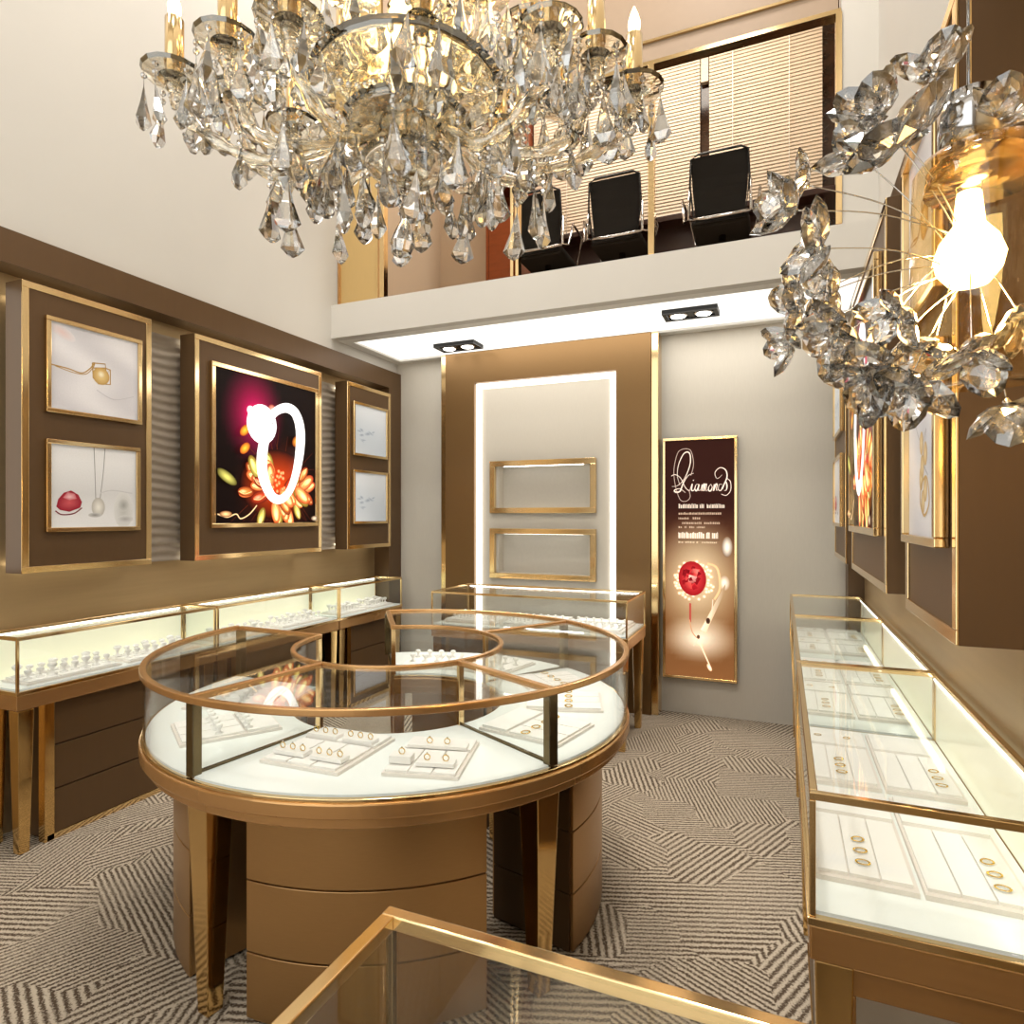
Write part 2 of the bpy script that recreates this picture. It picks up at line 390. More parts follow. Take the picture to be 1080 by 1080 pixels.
# ---------------------------------------------------------------- black twin downlights
def downlight(x, y, lb):
    t = thing('twin_downlight', lb, 'downlight', (x, y, 3.0), 'black twin downlights in the soffit')
    fr = MB().frame('z', 2.985, x - .19, x + .19, y - .095, y + .095, .03, .033); fr.box(x - .02, y - .07, 2.99, x + .02, y + .07, 3.017)
    fr.box(x - .17, y - .08, 3.0, x + .17, y + .08, 3.018)
    obj('housing', fr, M['black'], t)
    for s in (-1, 1):
        b = obj('lamp', MB().lathe((x + s * .088, y, 2.988), [(.062, 0), (.066, .006), (.066, .012)], 24), M['silver'], t)
        obj('lamp_lens', MB().lathe((x + s * .088, y, 2.984), [(.05, 0), (.052, .003), (.052, .006)], 24), M['lampdisc'], b)
downlight(-2.54, 4.82, 'black twin downlight in the soffit left of the gold portal')
downlight(-.60, 4.68, 'black twin downlight in the soffit right of the gold portal')

# ---------------------------------------------------------------- gold portal on the back wall
po = thing('display_portal', 'bronze portal with white light frame and grey niche panel on the back wall', 'display portal', (-1.85, 5.1, 0))
PX0, PX1, PY = -2.765, -.945, 5.0
fm = MB().box(PX0, PY, 0, -2.48, YB, 2.995).box(-1.22, PY, 0, PX1, YB, 2.995).box(-2.48, PY, 2.72, -1.22, YB, 2.995)
obj('surround', fm, M['brown2'], po)
obj('edge_strip', B(PX0 - .055, PY + .02, 0, PX0 - .001, YB, 2.995), M['gold'], po, .003)
obj('edge_strip', B(PX1 + .001, PY + .02, 0, PX1 + .055, YB, 2.995), M['gold'], po, .003)
ls = MB().box(-2.475, PY + .03, .0, -2.425, PY + .06, 2.715).box(-1.275, PY + .03, .0, -1.225, PY + .06, 2.715).box(-2.425, PY + .03, 2.668, -1.275, PY + .06, 2.715)
obj('light_frame', ls, M['led'], po)
NX0, NX1 = -2.27, -1.455
bp = MB().box(-2.425, PY + .045, 0, NX0, YB - .01, 2.668).box(NX1, PY + .045, 0, -1.275, YB - .01, 2.668)
for z0, z1 in ((0, 1.065), (1.405, 1.625), (1.985, 2.668)): bp.box(NX0, PY + .045, z0, NX1, YB - .01, z1)
obj('back_panel', bp, M['backwall'], po)
for z0, z1 in ((1.065, 1.405), (1.625, 1.985)):
    n = obj('niche_frame', MB().frame('y', PY + .005, NX0 - .065, NX1 + .065, z0 - .045, z1 + .045, .047, .045), M['gold'], po, .003)
    obj('niche_back', B(NX0, YB - .02, z0, NX1, YB - .008, z1), M['stone'], n)
    obj('niche_light', B(NX0 + .05, PY + .055, z1 - .004, NX1 - .05, PY + .063, z1 - .001), M['ledcase'], n)

# ---------------------------------------------------------------- printed pictures
class Print:
    """a flat printed sheet: polygons with per-vertex ink colours in 0..1 sheet coordinates"""
    def __init__(s, o, u, v, n): s.o, s.u, s.v, s.n = Vector(o), Vector(u), Vector(v), Vector(n); s.vs = []; s.fs = []; s.cs = []; s.k = 0
    def P(s, a, b): return s.o + s.u * a + s.v * b + s.n * (.00012 * s.k)
    def poly(s, pts, cols):
        s.k += 1; o = len(s.vs)
        if not isinstance(cols[0], (tuple, list)): cols = [cols] * len(pts)
        s.vs += [s.P(*p) for p in pts]; s.cs += [lin(c) for c in cols]; s.fs.append(tuple(range(o, o + len(pts))))
    def fan(s, c, pts, cc, ce):
        s.k += 1; o = len(s.vs); s.vs.append(s.P(*c)); s.cs.append(lin(cc))
        s.vs += [s.P(*p) for p in pts]; s.cs += [lin(ce)] * len(pts); n = len(pts)
        s.fs += [(o, o + 1 + i, o + 1 + (i + 1) % n) for i in range(n)]
    def ell(s, cx, cy, rx, ry, cc, ce, rot=0, n=24):
        W, H = s.u.length, s.v.length; pts = []
        for i in range(n):
            a = 2 * PI * i / n; x = math.cos(a) * rx; y = math.sin(a) * ry
            X = x * math.cos(rot) - y * math.sin(rot); Y = x * math.sin(rot) + y * math.cos(rot)
            pts.append((min(1, max(0, cx + X / W)), min(1, max(0, cy + Y / H))))
        s.fan((cx, cy), pts, cc, ce)
    def grid(s, f, nx=14, ny=28):
        o = len(s.vs)
        for j in range(ny + 1):
            for i in range(nx + 1):
                s.vs.append(s.P(i / nx, j / ny)); s.cs.append(lin(f(i / nx, j / ny)))
        for j in range(ny):
            for i in range(nx):
                a = o + j * (nx + 1) + i; s.fs.append((a, a + 1, a + nx + 2, a + nx + 1))
    def stroke(s, pts, w, col, wf=None, closed=False):
        s.k += 1; W, H = s.u.length, s.v.length
        P = [Vector((p[0] * W, p[1] * H)) for p in pts]; o = len(s.vs); N = len(P)
        for i, p in enumerate(P):
            d = (P[(i + 1) % N] - P[i - 1]) if closed else (P[min(i + 1, N - 1)] - P[max(0, i - 1)])
            if d.length < 1e-9: d = Vector((1, 0))
            d.normalize(); q = Vector((-d.y, d.x)) * (wf(i / (N - 1)) if wf else w) / 2
            for r in (p + q, p - q): s.vs.append(s.P(r.x / W, r.y / H)); s.cs.append(lin(col if not callable(col) else col(i / (N - 1))))
        for i in range(N if closed else N - 1):
            j = (i + 1) % N; s.fs.append((o + 2 * i, o + 2 * i + 1, o + 2 * j + 1, o + 2 * j))
    def build(s, name, mat, parent):
        off = WL[parent.name]; me = bpy.data.meshes.new(name); me.from_pydata([tuple(v - off) for v in s.vs], [], s.fs)
        ca = me.color_attributes.new('Col', 'FLOAT_COLOR', 'POINT')
        for i, c in enumerate(s.cs): ca.data[i].color = c
        me.materials.append(mat); o = bpy.data.objects.new(name, me); C.objects.link(o); o.parent = parent; WL[o.name] = off; return o
def catmull(pts, n=8, closed=False):
    out = []; N = len(pts)
    g = lambda i: pts[i % N] if closed else pts[max(0, min(N - 1, i))]
    for i in range(N if closed else N - 1):
        p0, p1, p2, p3 = g(i - 1), g(i), g(i + 1), g(i + 2)
        for k in range(n):
            t = k / n
            out.append(tuple(.5 * (2 * b + (c - a) * t + (2 * a - 5 * b + 4 * c - d) * t * t + (3 * b - a - 3 * c + d) * t ** 3) for a, b, c, d in zip(p0, p1, p2, p3)))
    if not closed: out.append(tuple(pts[-1]))
    return out
M['print'] = print_mat('printed_sheet', .12)
M['printlit'] = print_mat('backlit_print', .85)
mixc = lambda a, b, t: tuple(a[i] + (b[i] - a[i]) * max(0, min(1, t)) for i in range(3))

def art_ring(P):      # glowing ring over a fiery flower
    W, H = P.u.length, P.v.length
    def bg(u, v):
        c = (16, 7, 6); d = math.hypot((u - .35) * W, (v - .74) * H * .8) / .28
        c = mixc((196, 18, 84), c, d)
        d2 = math.hypot((u - .58) * W, (v - .25) * H) / .40
        return mixc((92, 26, 12), c, d2) if d2 < 1 and d >= 1 else c
    P.grid(bg, 24, 24)
    rr = random.Random(3)
    for i in range(26):
        a = rr.uniform(0, 2 * PI); r = rr.uniform(.25, .55); cx, cy = .57, .27
        e = (cx + math.cos(a) * r / W * .9, cy + math.sin(a) * r / H)
        e = (min(.99, max(.01, e[0])), min(.99, max(.01, e[1])))
        m = ((cx + e[0]) / 2 + rr.uniform(-.05, .05), (cy + e[1]) / 2 + rr.uniform(-.04, .04))
        P.stroke(catmull([(cx, cy), m, e], 6), .004, lambda t: mixc((150, 60, 20), (60, 22, 16), t))
    P.ell(.58, .27, .34, .25, (200, 66, 22), (24, 9, 7))
    for i in range(46):
        a = rr.uniform(0, 2 * PI); L = rr.uniform(.12, .32); dn = .75 + .3 * (math.sin(a) < 0)
        cx, cy = .57 + math.cos(a) * L * 1.05 / W, .26 + math.sin(a) * L * .74 * dn / H
        cc, ce = rr.choice((((255, 226, 140), (190, 70, 24)), ((246, 150, 70), (120, 30, 14)), ((232, 220, 110), (110, 80, 20)), ((214, 80, 40), (90, 16, 10)), ((255, 190, 110), (160, 40, 20))))
        b = a + rr.uniform(-.4, .4); k = rr.uniform(.9, 1.6)
        P.ell(cx, cy, .062 * k, .030 * k, cc, ce, b)
        P.ell(cx + math.cos(b) * .022 / W, cy + math.sin(b) * .02 / H, .030 * k, .012 * k, mixc(cc, (255, 250, 210), .6), cc, b)
        q = [(cx - math.cos(b) * .05 / W, cy - math.sin(b) * .05 / H), (cx + math.cos(b + 1) * .02 / W, cy + math.sin(b + 1) * .02 / H), (cx + math.cos(b) * .06 / W, cy + math.sin(b) * .06 / H)]
        P.stroke(catmull(q, 4), .004, (250, 220, 150))
    for i in range(20): P.ell(.57 + rr.uniform(-.09, .09), .28 + rr.uniform(-.07, .09), .014, .014, (255, 190, 130), (230, 80, 30))
    for y in (.62, .5): P.ell(.24, y, .05, .03, (230, 190, 60), (170, 60, 20), .7)
    P.ell(.08, .30, .09, .035, (220, 214, 110), (70, 60, 20), -.5)
    P.ell(.76, .60, .05, .035, (240, 170, 60), (120, 40, 14), .8)
    for i in range(0): P.ell(.27 + rr.uniform(-.09, .12), .80 + rr.uniform(-.08, .1), .03, .02, (235, 40, 110), (150, 14, 62), rr.uniform(0, 3))
    P.ell(.50, .80, .035, .03, (240, 160, 140), (140, 50, 40))
    ring = [(.49, .74), (.56, .80), (.66, .83), (.75, .80), (.80, .70), (.80, .55), (.76, .38), (.69, .24), (.60, .17), (.51, .18), (.44, .26), (.40, .38), (.41, .52), (.45, .63)]
    P.stroke(catmull(ring, 6, True), .075, (255, 252, 250), closed=True, wf=lambda t: .06 + .035 * math.sin(t * PI * 2 + 2.8) ** 2)
    P.ell(.40, .68, .135, .135, (255, 255, 255), (252, 250, 255))
    P.ell(.42, .66, .07, .07, (226, 236, 250), (250, 250, 255))
    P.ell(.29, .76, .03, .03, (255, 255, 255), (250, 240, 250)); P.ell(.50, .70, .006, .006, (20, 10, 10), (20, 10, 10))
    P.stroke(catmull([(.0, .06), (.08, .04), (.16, .06), (.2, .03), (.28, .06), (.35, .12)], 6), .008, (236, 200, 150))
    P.ell(.07, .06, .05, .02, (250, 214, 150), (120, 60, 20)); P.ell(.97, .03, .04, .02, (230, 210, 180), (80, 50, 30))
def art_cube(P):      # pendant like a wire cube on pale marble
    P.grid(lambda u, v: mixc((232, 228, 228), (212, 208, 210), .5 + .5 * math.sin(u * 7 + v * 5 + math.sin(v * 9))), 16, 16)
    P.ell(.12, .9, .07, .03, (232, 206, 200), (226, 220, 220), -.4)
    g = (176, 138, 76)
    P.stroke(catmull([(0, .50), (.18, .49), (.33, .47), (.42, .54), (.48, .63)], 6), .006, g)
    P.stroke(catmull([(.05, .49), (.25, .455), (.38, .47), (.46, .57), (.48, .63)], 6), .004, g)
    for q in ([(.45, .62), (.60, .64), (.61, .52), (.66, .58), (.66, .40), (.52, .38), (.46, .44), (.45, .62)], [(.46, .56), (.60, .59), (.66, .58)], [(.60, .59), (.59, .40)], [(.46, .44), (.60, .46)]):
        P.stroke(q, .006, g)
    P.ell(.55, .48, .045, .045, (240, 214, 150), (196, 156, 92)); P.ell(.55, .50, .02, .02, (250, 240, 210), (220, 190, 130))
    P.stroke(catmull([(.5, .3), (.7, .22), (.95, .3)], 6), .004, (200, 196, 198))
def art_red(P):       # red gem, hanging chains and a glass on white
    P.grid(lambda u, v: mixc((216, 214, 212), (236, 234, 232), abs(v - .42) * 2.5), 12, 12)
    P.stroke(catmull([(.48, 1.0), (.49, .7), (.5, .35)], 6), .004, (150, 146, 140)); P.stroke(catmull([(.61, 1.0), (.59, .7), (.55, .35)], 6), .004, (150, 146, 140))
    P.ell(.53, .25, .035, .05, (240, 236, 226), (186, 180, 170)); P.ell(.49, .15, .035, .012, (140, 136, 130), (205, 202, 198))
    P.ell(.84, .22, .055, .10, (190, 188, 182), (222, 220, 216)); P.ell(.84, .28, .03, .035, (160, 158, 152), (205, 203, 198)); P.ell(.86, .1, .045, .02, (172, 168, 164), (216, 214, 210))
    P.stroke(catmull([(.05, .20), (.12, .155), (.25, .17), (.34, .24)], 6), .006, (120, 30, 44))
    P.fan((.20, .30), [(.06, .25), (.08, .34), (.14, .42), (.22, .45), (.30, .40), (.34, .31), (.32, .24), (.20, .19), (.10, .21)], (206, 92, 96), (150, 36, 52))
    P.fan((.2, .37), [(.13, .36), (.18, .43), (.26, .41), (.28, .35), (.2, .33)], (236, 190, 190), (206, 110, 116))
    P.stroke(catmull([(.55, .43), (.7, .47), (.95, .44)], 5), .006, (204, 202, 200))
def art_blue(P):      # pale sketchy diamonds
    P.grid(lambda u, v: mixc((226, 228, 230), (204, 210, 216), .5 + .5 * math.sin(v * 4 + u)), 10, 10)
    for i in range(9):
        rr = random.Random(i); x, y = rr.uniform(.1, .6), rr.uniform(.25, .5)
        P.ell(x, y, rr.uniform(.03, .07), rr.uniform(.008, .02), (150, 162, 176), (208, 214, 220), rr.uniform(-.4, .4))
def art_chain(P):     # gold chain loops on white
    P.grid(lambda u, v: mixc((236, 234, 236), (214, 214, 220), .5 + .5 * math.sin(u * 6 + v * 8)), 12, 12)
    g = (206, 174, 120)
    P.stroke(catmull([(.35, .9), (.25, .7), (.45, .55), (.6, .62), (.5, .45), (.65, .35)], 8), .006, (190, 188, 192))
    for k in range(6): P.ell(.5 + .08 * math.sin(k * 2), .2 + .07 * k, .022, .03, (240, 220, 180), g)
    P.stroke(catmull([(.45, .3), (.62, .34), (.7, .2), (.55, .12), (.42, .2)], 6, True), .008, g, closed=True)
def art_necklace(P):  # faceted V of a jewel on black with embers
    art_ring(P)

def picture(side, y0, y1, z0, z1, x, art, label, lit=False, fw=.022, dep=.024):
    """side +1: hangs on the left wall facing +x ; -1: on the right wall facing -x"""
    t = thing('framed_picture', label, 'picture', (x, (y0 + y1) / 2, z0), None)
    x += side * .0015; xf = x + side * dep
    obj('frame', MB().frame('x', min(x, xf), y0, y1, z0, z1, fw, dep), M['gold'], t, .003)
    obj('backing', B(x, y0 + fw, z0 + fw, x + side * .01, y1 - fw, z1 - fw), M['tray'], t)
    a, b = y0 + fw, y1 - fw
    X = x + side * .0125
    if side > 0: P = Print((X, a, z0 + fw), (0, b - a, 0), (0, 0, z1 - z0 - 2 * fw), (side, 0, 0))
    else: P = Print((X, b, z0 + fw), (0, a - b, 0), (0, 0, z1 - z0 - 2 * fw), (side, 0, 0))
    art(P); P.build('print', M['printlit'] if lit else M['print'], t)

def wall_panel(side, y0, y1, label, xf, xb, z0=1.28, z1=2.67):
    t = thing('picture_board', label, 'wall panel', (xb, (y0 + y1) / 2, z0), 'brown display panels')
    obj('board', B(xb, y0, z0, xf, y1, z1), M['brown'], t)
    x = xf
    obj('edge_trim', MB().frame('x', min(x, x + side * .006), y0, y1, z0, z1, .032, .006), M['gold'], t, .002)
    xw = XL if side > 0 else XR
    obj('wall_bracket', B(xw + side * .002, y0 + .12, z0 + .2, xb, y1 - .12, z1 - .2), M['seam'], t)
    xm = xb - side * .045
    obj('light_strip', B(min(xm, xm + .02), y0 + .05, z0 + .03, max(xm, xm + .02), y1 - .05, z0 + .045), M['ledsoft'], t)
    obj('light_strip', B(min(xm, xm + .02), y0 + .05, z1 - .045, max(xm, xm + .02), y1 - .05, z1 - .03), M['ledsoft'], t)
LX, LXB = -3.30, -3.42
wall_panel(1, 1.86, 2.53, 'brown wall panel with gold edging, nearest on the left wall', LX, LXB)
wall_panel(1, 2.82, 3.98, 'wide brown wall panel on the left wall behind the glowing ring picture', LX, LXB)
wall_panel(1, 4.30, 4.93, 'narrow brown wall panel on the left wall nearest the back corner', LX, LXB)
picture(1, 1.96, 2.46, 2.06, 2.53, LX, art_cube, 'gold-framed picture of a cube pendant, upper one on the nearest left panel')
picture(1, 1.96, 2.45, 1.475, 1.93, LX, art_red, 'gold-framed picture with a red gem, lower one on the nearest left panel')
picture(1, 2.93, 3.92, 1.478, 2.527, LX, art_ring, 'large gold-framed picture of a white ring over a fiery flower, left wall', True, .03)
picture(1, 4.36, 4.86, 2.063, 2.516, LX, art_blue, 'small pale picture, upper one on the far left panel')
picture(1, 4.36, 4.86, 1.49, 1.945, LX, art_blue, 'small pale picture, lower one on the far left panel')
RX, RXB = .34, .46
wall_panel(-1, 1.59, 2.18, 'brown wall panel with gold edging, nearest on the right wall', RX, RXB)
wall_panel(-1, 2.57, 3.76, 'wide brown wall panel on the right wall behind the dark ring picture', RX, RXB)
wall_panel(-1, 4.10, 4.93, 'brown wall panel on the right wall nearest the back corner', RX, RXB)
picture(-1, 1.665, 2.09, 1.48, 1.95, RX, art_chain, 'gold-framed picture of gold chains on white, near right panel', False, .022, .03)
picture(-1, 1.665, 2.09, 2.06, 2.53, RX, art_cube, 'gold-framed pale picture on the near right panel behind the crystal lamp', False, .022, .03)
picture(-1, 2.68, 3.64, 1.478, 2.527, RX, art_necklace, 'gold-framed dark picture of a glowing ring on the right wall', True, .03, .03)
picture(-1, 4.25, 4.82, 1.49, 1.93, RX, art_red, 'gold-framed picture with a red gem, lower one on the far right panel')
picture(-1, 4.25, 4.82, 2.06, 2.51, RX, art_blue, 'gold-framed pale picture, upper one on the far right panel')
# light slot at the left edge
single('light_strip', B(XL + .002, 1.60, 1.28, XL + .012, 1.83, 2.67), M['ledside'], 'glowing white vertical light strip at the left edge beside the nearest panel', 'light strip', loc=(XL, 1.8, 1.28))

# wavy relief panels between the display panels
def wave_panel(y0, y1, label, side=1):
    x = XL if side > 0 else XR; z0, z1 = 1.28, 2.66; t = .02
    nz, ny = 150, 8; vs = []; fs = []
    for j in range(nz + 1):
        z = z0 + (z1 - z0) * j / nz
        for i in range(ny + 1):
            y = y0 + (y1 - y0) * i / ny
            ph = z * 2 * PI / .055 + 1.3 * math.sin(y * 14 + z * 3)
            vs.append((x + side * (.002 + t + .007 * math.sin(ph)), y, z))
    for j in range(nz):
        for i in range(ny):
            a = j * (ny + 1) + i; fs.append((a, a + 1, a + ny + 2, a + ny + 1))
    mb = MB().add(vs, fs, True); mb.box(x + side * .002, y0, z0, x + side * .01, y1, z1)
    single('wave_panel', mb, M['wave'], label, 'relief panel', 'wavy relief panels', loc=(x, (y0 + y1) / 2, z0))
wave_panel(2.45, 2.90, 'pale wavy relief panel between the nearest and the wide left wall panels')
wave_panel(3.90, 4.40, 'pale wavy relief panel between the wide and the far left wall panels')

# ---------------------------------------------------------------- poster
ps = thing('poster', 'tall gold-framed brown poster with a red gem ring and white script, back wall', 'poster', (-.6, YB, .28))
px0, px1, pz0, pz1 = -.875, -.315, .28, 2.17
obj('frame', MB().frame('y', YB - .045, px0, px1, pz0, pz1, .022, .045), M['gold'], ps, .003)
obj('backing', B(px0 + .022, YB - .03, pz0 + .022, px1 - .022, YB - .001, pz1 - .022), M['seam'], ps)
P = Print((px0 + .022, YB - .031, pz0 + .022), (px1 - px0 - .044, 0, 0), (0, 0, pz1 - pz0 - .044), (0, -1, 0))
PW, PH = P.u.length, P.v.length
def bg(u, v):
    c = mixc((120, 78, 44), (42, 16, 10), (v - .42) / .3)
    c = mixc((226, 206, 168), c, math.hypot((u - .48) * PW, (v - .42) * PH * .7) / .36)
    c = mixc((255, 240, 214), c, math.hypot((u - .5) * PW, (v - .16) * PH * 1.6) / .30)
    if v < .08: c = mixc((130, 84, 48), c, v / .08)
    return c
P.grid(bg, 16, 48)
P.ell(.90, .55, .04, .08, (250, 244, 226), bg(.90, .55)); P.ell(.86, .40, .04, .06, (250, 244, 226), bg(.86, .40))
P.poly([(.52, .20), (.60, .19), (.86, .36), (.88, .40)], [(250, 236, 206), (236, 214, 176), bg(.86, .36), bg(.88, .40)])
for k in range(60):       # crown of small stones round the gem
    rr = random.Random(k); a = rr.uniform(0, 2 * PI); r = rr.uniform(.95, 1.35)
    P.ell(.42 + math.cos(a) * r * .15 / PW * .75, .405 + math.sin(a) * r * .115 / PH, .014, .014, (255, 250, 236), (214, 178, 130))
P.stroke(catmull([(.62, .48), (.76, .46), (.80, .38), (.72, .33)], 6), .016, (220, 186, 136))
P.ell(.40, .415, .105, .135, (214, 60, 62), (150, 20, 26), .1)
rg = random.Random(8)
for k in range(26):
    a = rg.uniform(0, 2 * PI); r1 = rg.uniform(.0, .62); cx = .40 + math.cos(a) * r1 * .105 / PW; cy = .415 + math.sin(a) * r1 * .135 / PH
    cc = rg.choice(((240, 130, 116), (120, 8, 18), (206, 50, 54), (96, 4, 14), (226, 86, 78), (176, 24, 34), (252, 196, 180)))
    q = rg.uniform(0, 3); m = rg.uniform(.5, 1.15)
    P.poly([(cx + math.cos(q + w_) * .034 * m / PW, cy + math.sin(q + w_) * .036 * m / PH) for w_ in (0, 1.5, 2.6, 4.4)], [cc, mixc(cc, (150, 20, 28), .5), (150, 20, 28), mixc(cc, (150, 20, 28), .3)])
P.stroke([(.37, .31), (.37, .23)], .014, (176, 70, 60)); P.stroke(catmull([(.36, .24), (.40, .19), (.47, .165)], 6), .008, (196, 150, 110))
P.stroke(catmull([(.70, .33), (.66, .25), (.50, .17), (.42, .13)], 8), .007, (226, 206, 180)); P.ell(.63, .24, .016, .024, (40, 24, 18), (90, 62, 44)); P.ell(.49, .17, .012, .016, (70, 44, 30), (120, 84, 60))
P.stroke([(.50, .15), (.66, .05)], .01, (250, 226, 190)); P.ell(.65, .045, .014, .03, (255, 250, 240), (240, 200, 150), .5)
ink = (226, 206, 190)
def sc(pts, w=.007): P.stroke(catmull(pts, 7), w, ink)
def scw(pts, w): P.stroke(catmull(pts, 7), w, ink, wf=lambda t: w * (.35 + .9 * math.sin(t * PI) ** 2))
# script "Diamonds"
scw([(.10, .805), (.19, .81), (.29, .84), (.37, .90), (.36, .945), (.28, .945), (.20, .90), (.18, .85), (.22, .81)], .007)
scw([(.42, .86), (.34, .85), (.27, .82), (.22, .785), (.15, .782), (.14, .79), (.22, .795), (.30, .778)], .009)
sc([(.09, .85), (.15, .856), (.23, .84), (.30, .80), (.36, .785)], .005)
P.stroke(catmull([(.29, .965), (.19, .95), (.13, .88), (.15, .81), (.22, .75), (.31, .742), (.37, .76), (.35, .79)], 8), .004, (190, 165, 150))
P.stroke(catmull([(.29, .965), (.38, .955), (.42, .90), (.38, .85)], 8), .004, (190, 165, 150))
scw([(.36, .785), (.40, .815), (.39, .79), (.42, .787), (.44, .80)], .008); sc([(.415, .828), (.42, .832)], .007)
scw([(.50, .812), (.46, .812), (.44, .795), (.46, .785), (.49, .80), (.50, .812), (.49, .787), (.52, .79)], .008)
scw([(.52, .785), (.545, .812), (.54, .785), (.56, .808), (.58, .812), (.57, .785), (.59, .808), (.61, .812), (.60, .785), (.63, .79)], .008)
scw([(.67, .812), (.64, .80), (.64, .786), (.67, .785), (.69, .80), (.67, .812)], .008)
scw([(.70, .785), (.72, .812), (.71, .785), (.74, .81), (.76, .81), (.75, .787), (.78, .79)], .008)
scw([(.83, .81), (.79, .81), (.78, .79), (.81, .785), (.84, .80), (.90, .84), (.88, .87), (.80, .88), (.73, .86), (.76, .835), (.83, .85)], .007)
scw([(.84, .79), (.88, .82), (.90, .805), (.89, .787), (.86, .785)], .008)
sc([(.90, .835), (.95, .82), (.95, .785), (.89, .765), (.82, .77)], .005)
# illegible small print, as tiny marks
rr = random.Random(5)
def small(u0, u1, v, h, col, gap=.5):
    u = u0
    while u < u1:
        w = rr.uniform(.010, .026)
        if rr.random() > .12: P.poly([(u, v), (u + w, v), (u + w, v + h * rr.uniform(.6, 1)), (u, v + h * rr.uniform(.7, 1))], col)
        u += w + .008
small(.20, .86, .712, .020, (206, 188, 170)); small(.20, .80, .685, .010, (176, 150, 126)); small(.20, .50, .665, .010, (176, 150, 126)); small(.22, .80, .645, .010, (176, 150, 126)); small(.20, .58, .628, .009, (176, 150, 126))
small(.20, .78, .585, .030, (232, 218, 196)); P.stroke([(.20, .578), (.80, .578)], .004, (70, 48, 32)); small(.20, .78, .565, .008, (200, 180, 150))
P.build('print', M['printlit'], ps)

# ---------------------------------------------------------------- showcases
DZ, TZ = .76, 1.0
def leg_mb(x, y, a=0, w=.07, w2=.045, z1=.66, z0=0.0):
    c, s = math.cos(a), math.sin(a)
    def q(h, z): return [(x + c * dx - s * dy, y + s * dx + c * dy, z) for dx, dy in ((-h, -h), (h, -h), (h, h), (-h, h))]
    return MB().hexa(q(w2 / 2, z0), q(w / 2, z1))
def showcase(x0, x1, y0, y1, label, front, group=None, cab=True, rear_glow=True, end='none', name='glass_showcase', legs=None):
    """front = 'x-' / 'x+' / 'y-' side where the customer stands"""
    t = thing(name, label, 'display case', ((x0 + x1) / 2, (y0 + y1) / 2, 0), group)
    r = .016
    obj('apron', MB().box(x0, y0, .665, x1, y1, .735), M['copper'], t, .004)
    obj('apron_lip', MB().box(x0 - .004, y0 - .004, .735, x1 + .004, y1 + .004, .752), M['gold'], t, .002)
    obj('deck', B(x0 + .012, y0 + .012, .752, x1 - .012, y1 - .012, DZ), M['deck'], t)
    obj('top_frame', MB().frame('z', TZ - r, x0, x1, y0, y1, r, r), M['gold'], t, .002)
    for x in (x0, x1 - .012):
        for y in (y0, y1 - .012): obj('post', B(x, y, .752, x + .012, y + .012, TZ - r), M['gold'], t, .002)
    g = .004
    # panes
    sides = {'x-': (x0 + .004, y0 + .013, x0 + .004 + g, y1 - .013), 'x+': (x1 - .004 - g, y0 + .013, x1 - .004, y1 - .013),
             'y-': (x0 + .013, y0 + .004, x1 - .013, y0 + .004 + g), 'y+': (x0 + .013, y1 - .004 - g, x1 - .013, y1 - .004)}
    opp = {'x-': 'x+', 'x+': 'x-', 'y-': 'y+'}[front]
    for k, (a, b, c, d) in sides.items():
        if k == opp and rear_glow: obj('rear_panel', B(a, b, DZ, c, d, TZ - r), M['glassback'], t)
        else: obj('pane', B(a, b, DZ, c, d, TZ - r), M['glass'], t)
    obj('top_pane', B(x0 + r, y0 + r, TZ - .008, x1 - r, y1 - r, TZ - .003), M['glass'], t)
    # added light bar hidden under the rear top rail to brighten the trays
    zb0, zb1 = TZ - .023, TZ - .0165
    if opp == 'x+': obj('added_light_bar', B(x1 - .016, y0 + .03, zb0, x1 - .009, y1 - .03, zb1), M['ledcase'], t)
    elif opp == 'x-': obj('added_light_bar', B(x0 + .009, y0 + .03, zb0, x0 + .016, y1 - .03, zb1), M['ledcase'], t)
    else: obj('added_light_bar', B(x0 + .03, y1 - .016, zb0, x1 - .03, y1 - .009, zb1), M['ledcase'], t)
    ins = .045
    for x in (x0 + ins, x1 - ins):
        for y in (y0 + ins, y1 - ins): obj('leg', leg_mb(x, y), M['goldleg'], t, .003)
    if cab:
        if front in ('x-', 'x+'):
            xa, xb = (x0 + .05, x1 - .02) if front == 'x-' else (x0 + .02, x1 - .05)
            ya, yb = y0 + .15, y1 - .15
            obj('cabinet', B(xa, ya, .012, xb, yb, .665), M['brown'], t)
            xf = xa if front == 'x-' else xb; s = -1 if front == 'x-' else 1
            for k in range(3):
                z0 = .03 + k * .212
                obj('drawer', B(xf, ya + .035, z0, xf + s * .014, yb - .02, z0 + .205), M['brown'], t, .002)
            for yy in (ya - .012,): obj('side_trim', B(xf - s * .03, yy, .0, xf + s * .018, yy + .045, .665), M['goldleg'], t, .002)
            obj('plinth', B(xf, ya, 0, xf + s * .018, yb, .028), M['gold'], t)
        else:
            obj('cabinet', B(x0 + .12, y0 + .06, .012, x1 - .12, y1 - .02, .665), M['brown'], t)
            for k in range(3):
                z0 = .03 + k * .212
                obj('drawer', B(x0 + .14, y0 + .046, z0, x1 - .14, y0 + .06, z0 + .205), M['brown'], t, .002)
    return t
